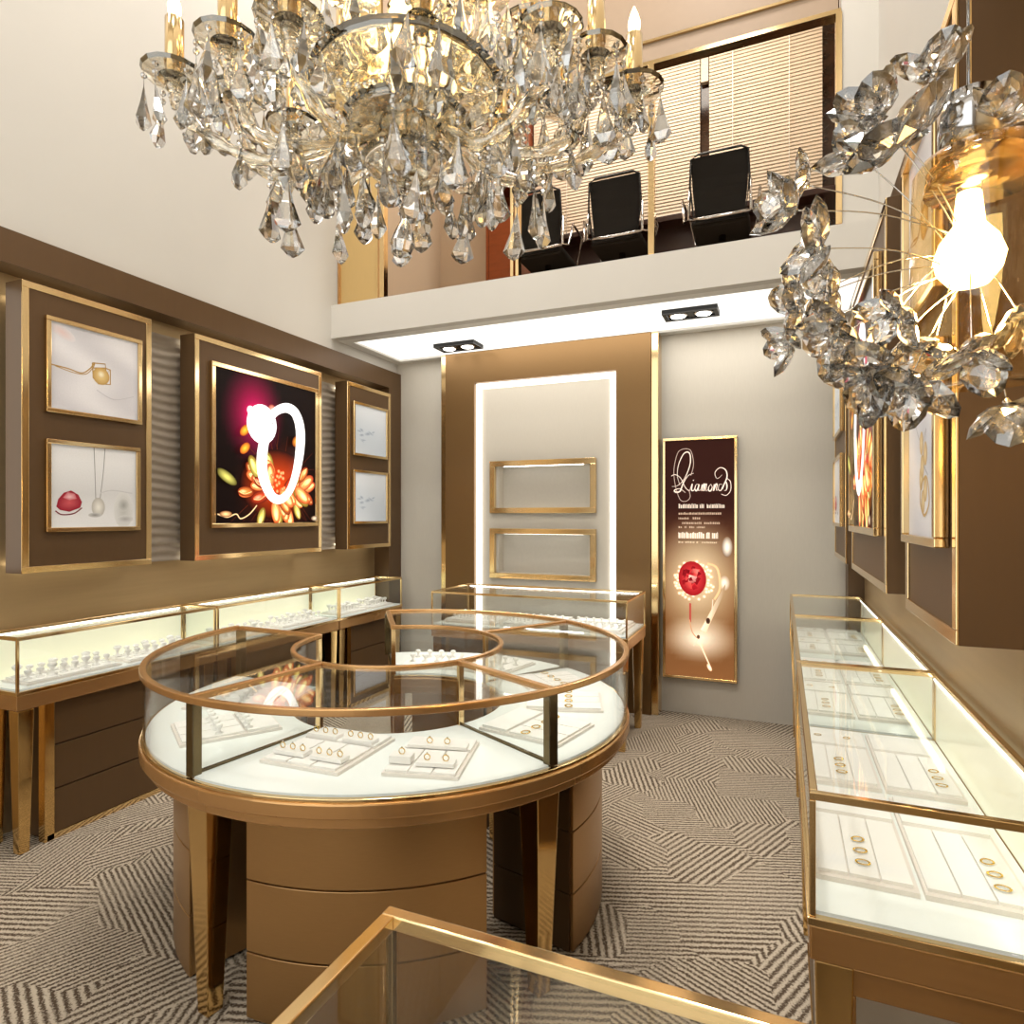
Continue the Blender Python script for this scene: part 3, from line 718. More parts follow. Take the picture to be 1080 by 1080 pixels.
# left wall, three cases
LF, LB = -3.19, -3.485
for (a, b, nm) in ((1.78, 2.885, 'nearest'), (2.895, 4.06, 'middle'), (4.07, 4.955, 'far')):
    showcase(LB, LF, a, b, {'nearest': 'gold-framed glass showcase with brown drawers along the left wall, nearest one', 'middle': 'gold-framed glass showcase along the left wall, middle one under the wide ring panel', 'far': 'gold-framed glass showcase along the left wall in the back corner'}[nm], 'x+', 'left wall showcases')
RF, RB = .05, .505
for (a, b, nm) in ((1.405, 2.66, 'nearest'), (2.67, 3.92, 'middle'), (3.93, 4.955, 'far')):
    showcase(RF, RB, a, b, {'nearest': 'gold-framed glass showcase on the right, nearest one with the copper end', 'middle': 'gold-framed glass showcase along the right wall, middle one', 'far': 'gold-framed glass showcase on the right wall against the back wall'}[nm], 'x-', 'right wall showcases')
# end face detail of the nearest right case
ed = [o for o in C.objects if o.get('label', '').endswith('nearest one with the copper end')][0]
obj('end_frame', MB().frame('y', 1.425, RF + .03, RB - .02, .0, .655, .055, .02), M['copper'], ed, .003)
obj('end_panel', B(RF + .085, 1.43, .055, RB - .075, 1.44, .60), M['silver'], ed)
# back case before the portal
showcase(-2.40, -.93, 4.12, 4.72, 'gold-framed glass showcase standing before the lit portal', 'y-', None, rear_glow=False)
# foreground case under the camera
nc = thing('glass_showcase', 'gold-railed glass showcase corner in the immediate foreground', 'display case', (-.24, .2, 0))
nx0, nx1, ny0, ny1 = -.512, .03, -.5, .763
obj('top_frame', MB().frame('z', TZ - .02, nx0, nx1, ny0, ny1, .02, .02), M['gold'], nc, .002)
for x in (nx0 + .002, nx1 - .018):
    for y in (ny0 + .002, ny1 - .018): obj('post', B(x + .002, y + .002, .752, x + .014, y + .014, TZ - .02), M['darkpost'], nc, .002)
for (a, b, c, d) in ((nx0 + .006, ny0 + .02, nx0 + .01, ny1 - .02), (nx1 - .01, ny0 + .02, nx1 - .006, ny1 - .02), (nx0 + .02, ny1 - .01, nx1 - .02, ny1 - .006), (nx0 + .02, ny0 + .006, nx1 - .02, ny0 + .01)):
    obj('pane', B(a, b, .76, c, d, TZ - .02), M['glass2'], nc)
obj('top_pane', B(nx0 + .02, ny0 + .02, TZ - .008, nx1 - .02, ny1 - .02, TZ - .003), M['glass'], nc)
obj('deck', B(nx0 + .012, ny0 + .012, .74, nx1 - .012, ny1 - .012, .76), M['tray'], nc)
obj('apron', B(nx0, ny0, .66, nx1, ny1, .74), M['copper'], nc, .004)
obj('cabinet', B(nx0 + .06, ny0 + .06, 0, nx1 - .06, ny1 - .12, .66), M['brown'], nc)
for x in (nx0 + .045, nx1 - .045):
    for y in (ny0 + .045, ny1 - .045): obj('leg', leg_mb(x, y), M['goldleg'], nc, .003)

# ---------------------------------------------------------------- round island
IX, IY, RO, RI = -1.53, 2.36, .97, .44
AN = [178, 262, 333, 420, 487]
isl = thing('round_showcase', 'large round glass island showcase with gold rails in the middle of the shop', 'display case', (IX, IY, 0))
pol = lambda r, a: (IX + r * math.cos(R_(a)), IY + r * math.sin(R_(a)))
obj('outer_top_rail', MB().arc(IX, IY, RO - .012, RO + .010, AN[0], AN[-1], .985, 1.008, 150), M['copper'], isl, .004)
obj('inner_top_rail', MB().arc(IX, IY, RI - .010, RI + .010, AN[0], AN[-1], .985, 1.005, 120), M['copper'], isl, .004)
obj('apron', MB().arc(IX, IY, RI + .004, RO - .012, AN[0], AN[-1], .66, .695, 130), M['copper'], isl, .003)
obj('apron_band', MB().arc(IX, IY, RI - .006, RO + .012, AN[0], AN[-1], .695, .742, 130), M['copper'], isl, .006)
obj('apron_lip', MB().arc(IX, IY, RI - .004, RO + .006, AN[0], AN[-1], .742, .753, 130), M['gold'], isl, .002)
for i in range(4):
    a0, a1 = AN[i] + .6, AN[i + 1] - .6
    obj('deck', MB().arc(IX, IY, RI + .01, RO - .01, a0, a1, .75, DZ), M['deck'], isl)
    obj('outer_pane', MB().arc(IX, IY, RO - .006, RO - .002, a0 + .5, a1 - .5, DZ, .986, 40), M['glass'], isl)
    obj('inner_pane', MB().arc(IX, IY, RI + .002, RI + .006, a0 + 1, a1 - 1, DZ, .986, 40), M['glass'], isl)
    obj('top_pane', MB().arc(IX, IY, RI + .011, RO - .013, a0, a1, .995, .999, 40), M['glass'], isl)
for i, a in enumerate(AN):
    p, q = pol(RI + .01, a), pol(RO - .012, a)
    obj('divider_rail', MB().bar((p[0], p[1], .995), (q[0], q[1], .995), .026, .02), M['copper'], isl, .003)
    obj('divider_base', MB().bar((p[0], p[1], .763), (q[0], q[1], .763), .010, .008), M['darkpost'], isl)
    p2, q2 = pol(RI + .03, a), pol(RO - .03, a)
    obj('divider_pane', MB().bar((p2[0], p2[1], .876), (q2[0], q2[1], .876), .004, .216), M['glass'], isl)
    ca = R_(a)
    for r, w, nm in ((RO - .02, .030, 'outer_post'), (RI + .012, .018, 'inner_post')):
        x, y = pol(r, a); c, s = math.cos(ca), math.sin(ca)
        hx = w / 2; hy = w * .62
        qd = lambda z: [(x + c * dx - s * dy, y + s * dx + c * dy, z) for dx, dy in ((-hx, -hy), (hx, -hy), (hx, hy), (-hx, hy))]
        obj(nm, MB().hexa(qd(.755), qd(.986)), M['darkpost'] if nm == 'outer_post' else M['gold'], isl, .002)
    for r, w in ((RO - .075, .095), (RI + .06, .055)):
        x, y = pol(r, a if 0 < i < 4 else (a + 3 if i == 0 else a - 3)); L = leg_mb(x, y, ca, w, w * .55, .662)
        obj('leg', L, M['goldleg'], isl, .003)
for i, (a0, a1) in enumerate(((190, 250), (270.5, 321), (347, 409), (431, 476))):
    cb_ = obj('cabinet', MB().arc(IX, IY, RI + .07, RO - .112, a0, a1, .01, .662), M['bronze'], isl)
    for k in range(3):
        z0 = [.006, .212, .434][k]; z1 = [.207, .429, .655][k]
        obj('drawer', MB().arc(IX, IY, RO - .112, RO - .10, a0, a1, z0, z1, 48), M['bronze'], cb_, .002)
        obj('end_panel', MB().arc(IX, IY, RI + .08, RO - .112, a0 - .6, a0, z0, z1, 2), M['brown'], cb_)

# ---------------------------------------------------------------- trays and jewellery
def tray_proto():
    t = thing('jewellery_tray', '', 'tray', (0, 0, 0))
    w, d = .5, .5   # unit tray, scaled per copy
    obj('base', B(-w, -d, 0, w, d, .5), M['trayside'], t)
    for i in range(3):
        x0 = -w + .03 + i * (1 - .06) / 3; x1 = x0 + .94 / 3 - .02
        obj('pad', B(x0, -d + .03, .5, x1, .12, .85), M['tray'], t)
    obj('back_pad', B(-w + .03, .15, .5, w - .03, d - .03, 1.0), M['tray'], t)
    return t
TP = tray_proto(); first = [True]
def tray(x, y, rz, w, d, label, group, h=.02, z=DZ):
    o = TP if first[0] else copy_tree(TP); first[0] = False
    o.location = (x, y, z + .0005); o.rotation_euler = (0, 0, rz); o.scale = (w, d, h); o['label'] = label
    if group: o['group'] = group
    return o
# ring prototype
def ring_proto():
    t = thing('gold_ring', '', 'ring')
    pts = [(.0125 * math.cos(2 * PI * k / 20), 0, .0125 + .0125 * math.sin(2 * PI * k / 20)) for k in range(20)]
    obj('band', MB().tube(pts, .0021, 6, True), M['ringgold'], t)
    obj('stone', MB().lathe((0, 0, .0265), [(.0008, -.002), (.004, .002), (.003, .005), (.001, .006)], 8, False), M['crystal'], t)
    return t
RP = ring_proto(); RP['_u'] = 0; rfirst = [True]
def ring(x, y, z, rz, label, group, s=1.0):
    o = RP if rfirst[0] else copy_tree(RP); rfirst[0] = False
    o.location = (x, y, z); o.rotation_euler = (0, 0, rz); o.scale = (s, s, s); o['label'] = label; o['group'] = group
del RP['_u']
def block_proto():
    t = obj('ring_holder', B(-.5, -.5, 0, .5, .5, 1), M['tray'], None); return tag(t, '', 'ring holder')
BPR = block_proto(); bfirst = [True]
def block(x, y, z, rz, w, d, h, label, group):
    o = BPR if bfirst[0] else BPR.copy()
    if not bfirst[0]: C.objects.link(o)
    bfirst[0] = False
    o.location = (x, y, z); o.rotation_euler = (0, 0, rz); o.scale = (w, d, h); o['label'] = label; o['group'] = group
def rot(x, y, a): return x * math.cos(a) - y * math.sin(a), x * math.sin(a) + y * math.cos(a)
# front sector: two trays facing the customer
fa = R_(26)   # orientation of the trays about vertical
def on_tray(cx, cy, rz, u, v): dx, dy = rot(u, v, rz); return cx + dx, cy + dy
ft = [(-1.40, 1.735, R_(2), .30, .33, 'white tray with two rows of gold rings, left one in front island sector'),
      (-1.045, 1.81, R_(14), .24, .31, 'white tray with a raised block and three rings, right one in front island sector')]
for i, (x, y, rz, w, d, lb) in enumerate(ft):
    tray(x, y, rz, w, d, lb, 'trays in the front island sector')
    if i == 0:
        for k, (u, v) in enumerate(((-.072, -.10), (.072, -.10), (-.072, .07), (.072, .07))):
            X, Y = on_tray(x, y, rz, u, v); block(X, Y, DZ + .0205, rz, .12, .045, .012, 'long white ring holder on the left tray in the front island sector', 'ring holders in the front island sector')
            for j in (-1, 0, 1):
                X, Y = on_tray(x, y, rz, u + j * .04, v); ring(X, Y, DZ + .0325, rz, 'small gold ring standing on the left tray in the front island sector', 'gold rings on the left front tray', .75)
    else:
        for k, (u, v, w2, h2) in enumerate(((-.08, -.08, .07, .022), (.035, -.09, .12, .012), (.0, .06, .2, .01))):
            X, Y = on_tray(x, y, rz, u, v)
            block(X, Y, DZ + .0205, rz, w2, .045, h2, ['raised square white ring block on the right front tray', 'low wide white ring holder beside the raised block on the right front tray', 'long white ring holder at the back of the right front tray'][k], 'ring holders in the front island sector')
            for j in ((0,) if k == 0 else (-.6, .6)):
                X, Y = on_tray(x, y, rz, u + j * .05, v); ring(X, Y, DZ + .0205 + h2, rz, ['gold ring on the raised white block of the right front tray', 'gold ring on the low holder of the right front tray', 'gold ring on the rear holder of the right front tray'][k], 'gold rings on the right front tray', .75)
# other sectors
def sector_tray(a, r, w, d, lb, grp, props, z=DZ):
    x, y = pol(r, a); rz = R_(a + 90)
    tray(x, y, rz, w, d, lb, grp)
    return x, y, rz
def bracelet_mb(r=.022, n=26):
    mb = MB()
    for k in range(n):
        a = 2 * PI * k / n; c = Vector((r * math.cos(a), r * .8 * math.sin(a), .003))
        mb.tube([c + Vector((.003 * math.cos(q + a), .003 * math.sin(q + a), .0012 * math.sin(q * 2))) for q in [2 * PI * j / 6 for j in range(6)]], .0011, 4, True)
    return mb
BR = tag(obj('gold_bracelet', bracelet_mb(), M['ringgold']), '', 'bracelet'); brf = [True]
def bracelet(x, y, z, rz, s, lb, grp):
    o = BR if brf[0] else BR.copy()
    if not brf[0]: C.objects.link(o)
    brf[0] = False
    o.location = (x, y, z); o.rotation_euler = (0, 0, rz); o.scale = (s, s, s); o['label'] = lb; o['group'] = grp
def stand_mb():
    # white necklace bust / earring stand with fluted top
    mb = MB().lathe((0, 0, 0), [(.018, 0), (.018, .004), (.006, .008), (.006, .022), (.014, .03), (.017, .038), (.010, .044)], 12)
    return mb
ST = tag(obj('display_stand', stand_mb(), M['tray']), '', 'display stand'); stf = [True]
def stand(x, y, z, s, lb, grp):
    o = ST if stf[0] else ST.copy()
    if not stf[0]: C.objects.link(o)
    stf[0] = False
    o.location = (x, y, z); o.scale = (s, s, s); o['label'] = lb; o['group'] = grp
# left sector
for a, r, w, d, lb in ((237, .70, .27, .34, 'white jewellery tray nearest the front divider in the left island sector'), (205, .70, .27, .34, 'white jewellery tray at the far end of the left island sector')):
    x, y, rz = sector_tray(a, r, w, d, lb, 'trays in the left island sector', None)
    for i in range(5):
        for j in range(2):
            X, Y = on_tray(x, y, rz, -.10 + i * .05, .06 - j * .10 + .0); stand(X, Y, DZ + .0205 - (.003 if j else 0), .8, 'small white display stand on a tray in the left island sector', 'white stands in the left island sector')
for a, r, w, d, lb, n in ((349, .70, .27, .34, 'white jewellery tray with gold bracelets nearest the front divider in the right island sector', 0), (378, .71, .27, .32, 'white jewellery tray in the middle of the right island sector', 1), (405, .72, .24, .30, 'white jewellery tray by the rear divider of the right island sector', 2)):
    x, y, rz = sector_tray(a, r, w, d, lb, 'trays in the right island sector', None)
    for i in range(4):
        X, Y = on_tray(x, y, rz, -.11 + i * .07, -.02); bracelet(X, Y, DZ + .0185, rz, .8, 'small gold chain bracelet lying on a tray in the right island sector', 'bracelets in the right island sector')
for a, r, w, d, lb in ((438, .70, .28, .34, 'white jewellery tray on the right side of the rear island sector'), (468, .70, .28, .34, 'white jewellery tray on the left side of the rear island sector')):
    x, y, rz = sector_tray(a, r, w, d, lb, 'trays in the rear island sector', None)
    for i in range(4):
        for j in range(2):
            X, Y = on_tray(x, y, rz, -.10 + i * .065, .08 - j * .12); stand(X, Y, DZ + .0205 - (.003 if j else 0), .9, 'white display stand on a tray in the rear island sector', 'white stands in the rear island sector')
# left wall cases: two long trays each with rows of white stands
for c, (a, b, nm) in enumerate(((1.78, 2.885, 'nearest'), (2.895, 4.06, 'middle'), (4.07, 4.955, 'far corner'))):
    L = (b - a - .10) / 2
    for k in range(2):
        yc = a + .05 + L * (k + .5)
        tray(-3.335, yc, R_(90), L - .04, .20, 'long white tray at the %s end of the %s left wall showcase' % (('near', 'far')[k], nm), 'trays in the left wall showcases')
        for i in range(8):
            for j in range(2):
                stand(-3.385 + j * .085, yc - L / 2 + .06 + i * (L - .12) / 7, DZ + .0205 - (0 if j == 0 else .003), 1.05 if (i + j) % 3 else 1.3, 'small white display stand in the %s left wall showcase' % nm, 'white stands in the %s left wall showcase' % nm)
# right wall cases: two rows of two trays
for c, (a, b, nm) in enumerate(((1.405, 2.66, 'nearest'), (2.67, 3.92, 'middle'), (3.93, 4.955, 'far'))):
    L = (b - a - .16) / 2
    for k in range(2):
        for q in range(2):
            xc = .165 + q * .205; yc = a + .11 + L * (k + .5)
            tray(xc, yc, 0, .195, L - .05, 'white jewellery tray at the %s end, %s side, of the %s right wall showcase' % (('near', 'far')[k], ('aisle', 'wall')[q], nm), 'trays in the right wall showcases', .022)
            for i in range(3):
                bracelet(xc + (0 if q == 0 else .05), yc - L * .33 + i * .055, DZ + .021, .4 * i, .62, 'gold chain bracelet on a tray in the %s right wall showcase' % nm, 'bracelets in the %s right wall showcase' % nm)
            if q == 0:
                for i in range(2): bracelet(xc - .05 + i * .09, yc + L * .27, DZ + .0225, i, .5, 'gold chain bracelet on a tray in the %s right wall showcase' % nm, 'bracelets in the %s right wall showcase' % nm)
# back case
for k in range(3):
    xc = -2.13 + k * .465
    tray(xc, 4.42, 0, .43, .44, 'white tray in the showcase before the portal, %s' % ('left end', 'middle', 'right end')[k], 'trays in the showcase before the portal', .03)
    for i in range(7):
        for j in range(3):
            stand(xc - .17 + i * .057, 4.30 + j * .06 + (.06 if j == 2 else 0), DZ + .0305 - (.005 if j < 2 else 0), .7, 'small white display stand in the showcase before the lit portal', 'white stands in the showcase before the portal')

# ---------------------------------------------------------------- grand chandelier
CX, CY, CZ = -.757, 1.20, 2.50
YAW = R_(22.98)
fw = Vector((-math.sin(YAW), math.cos(YAW), 0)); rt = Vector((math.cos(YAW), math.sin(YAW), 0))
ch = thing('chandelier', 'large oval crystal chandelier with gold candle tubes and hanging cut drops, upper left', 'chandelier', (CX, CY, CZ))
CO = Vector((CX, CY, CZ))
def W(r, a, z):       # oval plan: wide axis rt, narrow axis fw
    return CO + rt * (r * math.cos(a)) + fw * (r * .38 * math.sin(a)) + Vector((0, 0, z))
def drop_mesh(L=.085, w=.021, n=5):
    prof = [(.0012, 0), (.003, -.006), (w * .5, -L * .40), (w * 1.12, -L * .80), (w * .55, -L * .94), (.0015, -L)]
    return MB().lathe((0, 0, 0), prof, n, False, 1, .62)
def pear_mesh():
    return MB().lathe((0, 0, 0), [(.001, 0), (.006, -.012), (.018, -.045), (.024, -.068), (.018, -.088), (.001, -.096)], 10, False)
def bead_mesh(r=.007): return MB().lathe((0, 0, 0), [(.001, r), (r * .75, r * .6), (r, 0), (r * .75, -r * .6), (.001, -r)], 7, False)
def instance(proto, name, parent, loc, rz=0, s=1.0, tilt=(0, 0)):
    o = bpy.data.objects.new(name, proto); C.objects.link(o); o.parent = parent
    o.location = Vector(loc) - WL[parent.name]; o.rotation_euler = (tilt[0], tilt[1], rz); o.scale = (s, s, s); WL[o.name] = WL[parent.name]; return o
def proto_mesh(name, mb, mat):
    me = bpy.data.meshes.new(name); me.from_pydata([tuple(v) for v in mb.v], [], mb.f); me.polygons.foreach_set('use_smooth', mb.sm); me.materials.append(mat)
    import bmesh
    b = bmesh.new(); b.from_mesh(me); bmesh.ops.recalc_face_normals(b, faces=b.faces); b.to_mesh(me); b.free(); return me
PD = proto_mesh('crystal_drop', drop_mesh(), M['crystal'])
PP = proto_mesh('crystal_pear', pear_mesh(), M['crystal'])
rs = random.Random(11)
chains = MB(); extra = MB()
def hang(p, L, s, beads=2, pear=False, name='crystal_drop', far=False):
    """bead string then a cut drop; beads go to a shared string mesh of this thing"""
    z = p.z
    for k in range(beads):
        z -= .009
        b = bead_mesh(.0068); chains.add([v + Vector((p.x, p.y, z)) for v in b.v], b.f, False); z -= .009
    z -= L
    chains.tube([(p.x, p.y, p.z), (p.x, p.y, z)], .0009, 4)
    if far:
        rr_ = Matrix.Translation((p.x, p.y, z)) @ Matrix.Rotation(rs.uniform(0, PI), 4, 'Z') @ Matrix.Scale(s, 4)
        d_ = drop_mesh(); extra.add([rr_ @ v for v in d_.v], d_.f, False); return
    instance(PP if pear else PD, name, ch, (p.x, p.y, z), rs.uniform(0, PI), s, (rs.uniform(-.12, .12), rs.uniform(-.12, .12)))
# centre column, bowls and finial
col = [(.012, .9), (.018, .62), (.035, .56), (.018, .50), (.03, .42), (.055, .34), (.03, .26), (.02, .20), (.04, .12), (.05, .06), (.03, .0), (.022, -.03), (.05, -.065), (.06, -.085), (.03, -.12), (.014, -.145), (.03, -.17), (.012, -.20), (.002, -.21)]
obj('centre_column', MB().lathe(CO, col[::-1], 20), M['crystal_arm'], ch)
for r, z in ((.21, -.02), (.14, -.10), (.10, -.18)):
    c = CO + Vector((0, 0, z))
    obj('bowl', MB().lathe(c, [(.03, -.035), (r * .6, -.028), (r * .9, -.008), (r, .012), (r * .97, .012), (r * .85, -.002), (r * .55, -.018), (.03, -.025)], 28), M['crystal_arm'], ch)
obj('rod', MB().tube([CO + Vector((0, 0, .85)), (CX, CY, ZC - .05)], .008, 10), M['gold'], ch)
obj('ceiling_rose', MB().lathe((CX, CY, ZC - .06), [(.03, 0), (.09, .03), (.1, .06)], 24), M['gold'], ch)
gh = MB().lathe(CO + Vector((0, 0, -.07)), [(.075, 0), (.085, .01), (.085, .02), (.07, .03)], 24)
obj('hub', gh, M['gold'], ch)
NA = 12
for k in range(NA + 6):
    up = k >= NA
    a = 2 * PI * k / (6 if up else NA) + .12; ro = .505 if k % 2 == 0 else .44; zo = .0 if k % 2 == 0 else .015
    if up: ro, zo = .27, .13
    ctrl = [(.06, -.04), (.14, -.12), (.26, -.175), (.38, -.155), (ro - .03, -.09), (ro, -.03), (ro, zo - .005)]
    if up: ctrl = [(.04, .10), (.10, .02), (.18, .0), (.25, .04), (ro, zo - .005)]
    pts = catmull([tuple(W(r, a, z)) for r, z in ctrl], 6)
    arm = obj('arm', MB().tube(pts, .011, 8, rfun=lambda t: .0145 + .003 * math.sin(t * 60)), M['crystal_arm'], ch)
    c = W(ro, a, zo)
    n = 20; prof = [(.012, -.022), (.02, -.018), (.045, -.008), (.062, .0), (.066, .008), (.060, .010), (.03, .002), (.012, .004)]
    obj('bobeche', MB().lathe(c, prof, 16, False), M['crystal_arm'], arm)
    obj('candle_tube', MB().lathe(c + Vector((0, 0, .004)), [(.016, 0), (.019, .004), (.019, .12), (.015, .124)], 16), M['gold'], arm)
    obj('bulb', MB().lathe(c + Vector((0, 0, .128)), [(.006, 0), (.013, .012), (.014, .024), (.008, .045), (.001, .062)], 12), M['bulb'], arm)
    # five drops from each bobeche
    for j in range(6):
        q = 2 * PI * j / 6 + k
        p = c + Vector((.058 * math.cos(q), .058 * math.sin(q), -.002))
        hang(p, .004 + .012 * rs.random(), 1.0 + .3 * rs.random(), 1 + (j % 2), far=up or math.sin(a) > .55)
    # garland of beads from arm bottom
    if up: continue
    m = W(.30, a, -.185); hang(m, .012, 1.25, 3)
    m = W(.20, a + .3, -.16); hang(m, .012, 1.15, 2)
    # swags between arms
    a2 = a + 2 * PI / NA
    for j in range(13):
        t = j / 12; b = bead_mesh(.006); p = W(.10 + (ro - .10) * t, a + .1, .10 - .13 * math.sin(PI * t * .8)); chains.add([v + p for v in b.v], b.f, False)
    for j in range(17):
        t = j / 16; r = ro * (1 - t) + (.96 - ro) * t - .0; z = -.045 - .11 * math.sin(PI * t)
        p = W(r - .0, a + (a2 - a) * t, z + .03); b = bead_mesh(.0062); chains.add([v + p for v in b.v], b.f, False)
for r, z, n, s, L in ((.36, -.10, 9, 1.2, .01), (.27, -.09, 11, 1.25, .015), (.17, -.13, 8, 1.3, .02), (.10, -.17, 5, 1.2, .01)):
    for j in range(n):
        q = 2 * PI * j / n + z * 9; p = W(r, q, z) if r > .2 else CO + Vector((r * math.cos(q), r * math.sin(q), z)); hang(p, L, s, 2)
hang(CO + Vector((0, 0, -.21)), .03, 1.15, 2, True, 'crystal_pear')
ex = obj('far_crystal_drops', extra, M['crystal'], ch); ex['kind'] = 'stuff'
cs = obj('bead_strings', chains, M['crystal'], ch); cs['kind'] = 'stuff'
lampc = obj('centre_lamp', MB().lathe(CO + Vector((0, 0, .075)), [(.002, -.075), (.045, -.06), (.072, 0), (.045, .06), (.002, .075)][::1], 20), M['bulb'], ch)

# ---------------------------------------------------------------- crystal flower pendant, right
H = 1.55; F = 672.0
DX = .60
def cam_pt(px, py, d):          # authoring help: metric position at distance d from the room's viewpoint
    return fw * d + rt * ((px - 540) / F * d) + Vector((0, 0, H + (545 - py) / F * d))
QO = cam_pt(1022, 262, DX)
pl = thing('flower_pendant_lamp', 'crystal flower pendant lamp with chrome cap and glowing warm bulb, upper right', 'pendant lamp', tuple(QO))
def Q(u, v, w=0): return QO + rt * u + Vector((0, 0, v)) + fw * w
obj('cap', MB().lathe(Q(0, .095), [(.025, 0), (.025, .046), (.020, .048)], 28), M['chrome'], pl)
obj('gold_cap', MB().lathe(Q(0.01, .058), [(.045, 0), (.043, .02), (.026, .033), (.02, .036)], 32), M['gold'], pl)
obj('glass_shade', MB().lathe(Q(.012, -.085), [(.057, -.04), (.058, .10), (.056, .16), (.05, .17)], 40), M['amber'], pl)
obj('bulb', MB().lathe(Q(0, -.008), [(.002, -.030), (.016, -.026), (.026, -.013), (.029, 0), (.024, .015), (.013, .03), (.01, .06)], 24), M['bulb'], pl)
obj('cord', MB().tube([Q(0, .142), (QO.x, QO.y, ZC - .02)], .002, 6), M['chrome'], pl)
obj('ceiling_rose', MB().lathe((QO.x, QO.y, ZC - .04), [(.02, 0), (.05, .02), (.05, .04)], 20), M['chrome'], pl)
def petal_mesh():
    # faceted oval disc, long axis +x from the origin
    L, w, th = .046, .0185, .0064; mb = MB(); n = 10; vs = []
    for ring_, zz in ((1.0, 0), (.55, th), (.55, -th)):
        for k in range(n):
            a = 2 * PI * k / n + (0 if zz == 0 else PI / n)
            vs.append((L / 2 + math.cos(a) * L / 2 * ring_, math.sin(a) * w * ring_ * (1 - .18 * math.cos(a)), zz))
    vs += [(L / 2, 0, th * 1.25), (L / 2, 0, -th * 1.25)]
    fs = []
    for k in range(n):
        k2 = (k + 1) % n
        fs += [(k, k2, n + k), (k2, n + k2, n + k), (n + k, n + k2, 3 * n), (k2, k, 2 * n + k), (2 * n + k2, k2, 2 * n + k), (2 * n + k2, 2 * n + k, 3 * n + 1)]
    return mb.add(vs, fs)
PM = proto_mesh('petal', petal_mesh(), M['petalglass'])
CORE = MB().lathe((0, 0, 0), [(.001, -.004), (.004, 0), (.001, .004)], 8)
flowers = [ # px, py, dist, size, petals
    (955, 150, .60, 1.35, 7), (925, 125, .62, 1.1, 6), (985, 78, .61, 1.0, 4), (905, 165, .64, 1.0, 5), (1050, 128, .58, .9, 5),
    (850, 195, .63, .75, 4), (838, 222, .61, .95, 5), (868, 262, .60, 1.0, 6), (880, 300, .62, .9, 5), (848, 318, .64, .9, 5), (838, 360, .63, .8, 4),
    (893, 352, .61, 1.1, 6), (925, 392, .60, 1.15, 7), (960, 400, .58, 1.1, 6), (985, 362, .60, 1.0, 5), (1062, 424, .60, 1.05, 6), (1025, 372, .54, .9, 5), (945, 330, .56, .8, 5), (1075, 330, .56, .9, 5)]
for fi, (px, py, d, s, n) in enumerate(flowers):
    c = cam_pt(px, py, d); root = Q(0, -.01 + .02 * rs.uniform(-1, 1))
    st = obj('stem', MB().tube(catmull([tuple(root), tuple((root + c) / 2 + Vector((0, 0, .01))), tuple(c)], 6), .0007, 5), M['silver'], pl)
    core = instance(proto_mesh('flower_heart', CORE, M['silver']), 'crystal_flower', pl, c)
    dirv = (c - root).normalized()
    qb = dirv.to_track_quat('Z', 'Y')
    for k in range(n):
        e = Matrix.Rotation(2 * PI * k / n + rs.uniform(-.25, .25), 4, 'Z') @ Matrix.Rotation(-rs.uniform(.25, .9), 4, 'Y') @ Matrix.Rotation(rs.uniform(-.5, .5), 4, 'X')
        o = bpy.data.objects.new('petal', PM); C.objects.link(o); o.parent = core
        mt = qb.to_matrix().to_4x4() @ e
        o.rotation_euler = mt.to_euler(); o.scale = (s * rs.uniform(.85, 1.05),) * 3; o.location = mt @ Vector((.002, 0, 0))

# ---------------------------------------------------------------- lights
def area(x, y, z, sx, sy, e, col=(1, .98, .955), rotx=0, roty=0):
    l = bpy.data.lights.new('area', 'AREA'); l.shape = 'RECTANGLE'; l.size = sx; l.size_y = sy; l.energy = e; l.color = col
    o = bpy.data.objects.new('ceiling_area_light', l); C.objects.link(o); o.location = (x, y, z); o.rotation_euler = (rotx, roty, 0); return o
def added_ceil_lamp(x, y, e):  # unseen lamps added overhead as the main light
    t = thing('added_ceiling_lamp', 'added square ceiling lamp out of view', 'ceiling light', (x, y, ZC), 'added ceiling lamps out of view')
    obj('lamp_frame', MB().frame('z', ZC - .012, x - .32, x + .32, y - .32, y + .32, .03, .012), M['silver'], t)
    obj('diffuser', B(x - .29, y - .29, ZC - .01, x + .29, y + .29, ZC - .002), M['lampsoft'], t)
    area(x, y, ZC - .03, .55, .55, e)
for x in (-2.6, -.4):
    for y in (-.4, 1.6, 3.4): added_ceil_lamp(x, y, 25)
area(-1.3, 5.0, 6.1, 2.6, .8, 85, (1, .93, .84))  # added fill light for the office, no fixture there
area(-1.45, 4.75, 2.99, 3.0, .5, 12, (1, .96, .90))
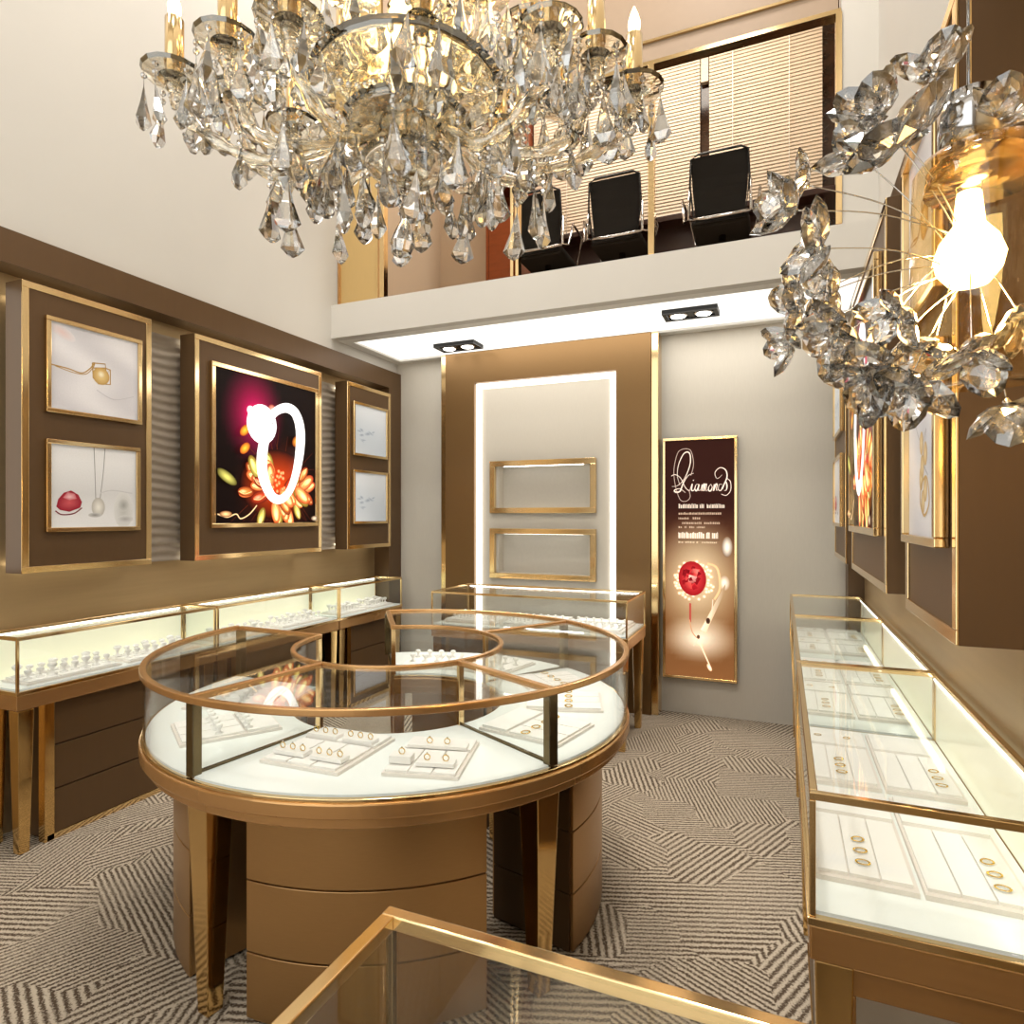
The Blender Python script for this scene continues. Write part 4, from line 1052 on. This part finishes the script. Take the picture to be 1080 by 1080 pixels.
def pt(p, e, col, r):
    l = bpy.data.lights.new('pt', 'POINT'); l.energy = e; l.color = col; l.shadow_soft_size = r
    o = bpy.data.objects.new('lamp_glow', l); C.objects.link(o); o.location = p
pt(CO + Vector((0, 0, .17)), 8, (1, .78, .42), .05)
pt(Q(-.0, -.06, -.0), 6.5, (1, .74, .38), .02)
def spot(x, y, e, z=2.97, ang=70, rot=(R_(-24), 0, 0)):
    l = bpy.data.lights.new('spot', 'SPOT'); l.energy = e; l.spot_size = R_(ang); l.spot_blend = .6; l.color = (1, .93, .82); l.shadow_soft_size = .05
    o = bpy.data.objects.new('spot_beam', l); C.objects.link(o); o.location = (x, y, z); o.rotation_euler = rot
for x, y in ((-2.63, 4.82), (-2.45, 4.82), (-.69, 4.68), (-.51, 4.68)): spot(x, y, 34)
spot(-1.5, 3.35, 170, 6.1, 34, (R_(-11), 0, 0))  # added spots from here on, no fixtures, brighten island and cases
spot(-.4, 1.6, 110, 6.1, 30, (R_(6), R_(-6), 0))
spot(-.4, 3.4, 110, 6.1, 30, (R_(3), R_(-6), 0))
spot(-2.6, 3.4, 90, 6.1, 30, (R_(3), R_(6), 0))
w = bpy.data.worlds.new('world'); bpy.context.scene.world = w; w.use_nodes = True
w.node_tree.nodes['Background'].inputs[0].default_value = (1, .985, .96, 1); w.node_tree.nodes['Background'].inputs[1].default_value = 1.6

# ---------------------------------------------------------------- camera
cam = bpy.data.cameras.new('camera'); co = bpy.data.objects.new('camera', cam); C.objects.link(co)
co.location = (0, 0, H); co.rotation_euler = (R_(90), 0, YAW)
cam.sensor_width = 36; cam.lens = 36 * F / 1080; cam.shift_y = 5 / 1080; cam.clip_start = .02
sc_ = bpy.context.scene; sc_.camera = co
sc_.view_settings.view_transform = 'Standard'; sc_.view_settings.look = 'None'; sc_.view_settings.gamma = 1; sc_.view_settings.exposure = 0.28
sc_.view_settings.use_curve_mapping = False
cy = sc_.cycles; cy.use_denoising = True; cy.max_bounces = 12; cy.transmission_bounces = 12; cy.transparent_max_bounces = 24; cy.sample_clamp_indirect = 6; cy.caustics_reflective = False; cy.caustics_refractive = False
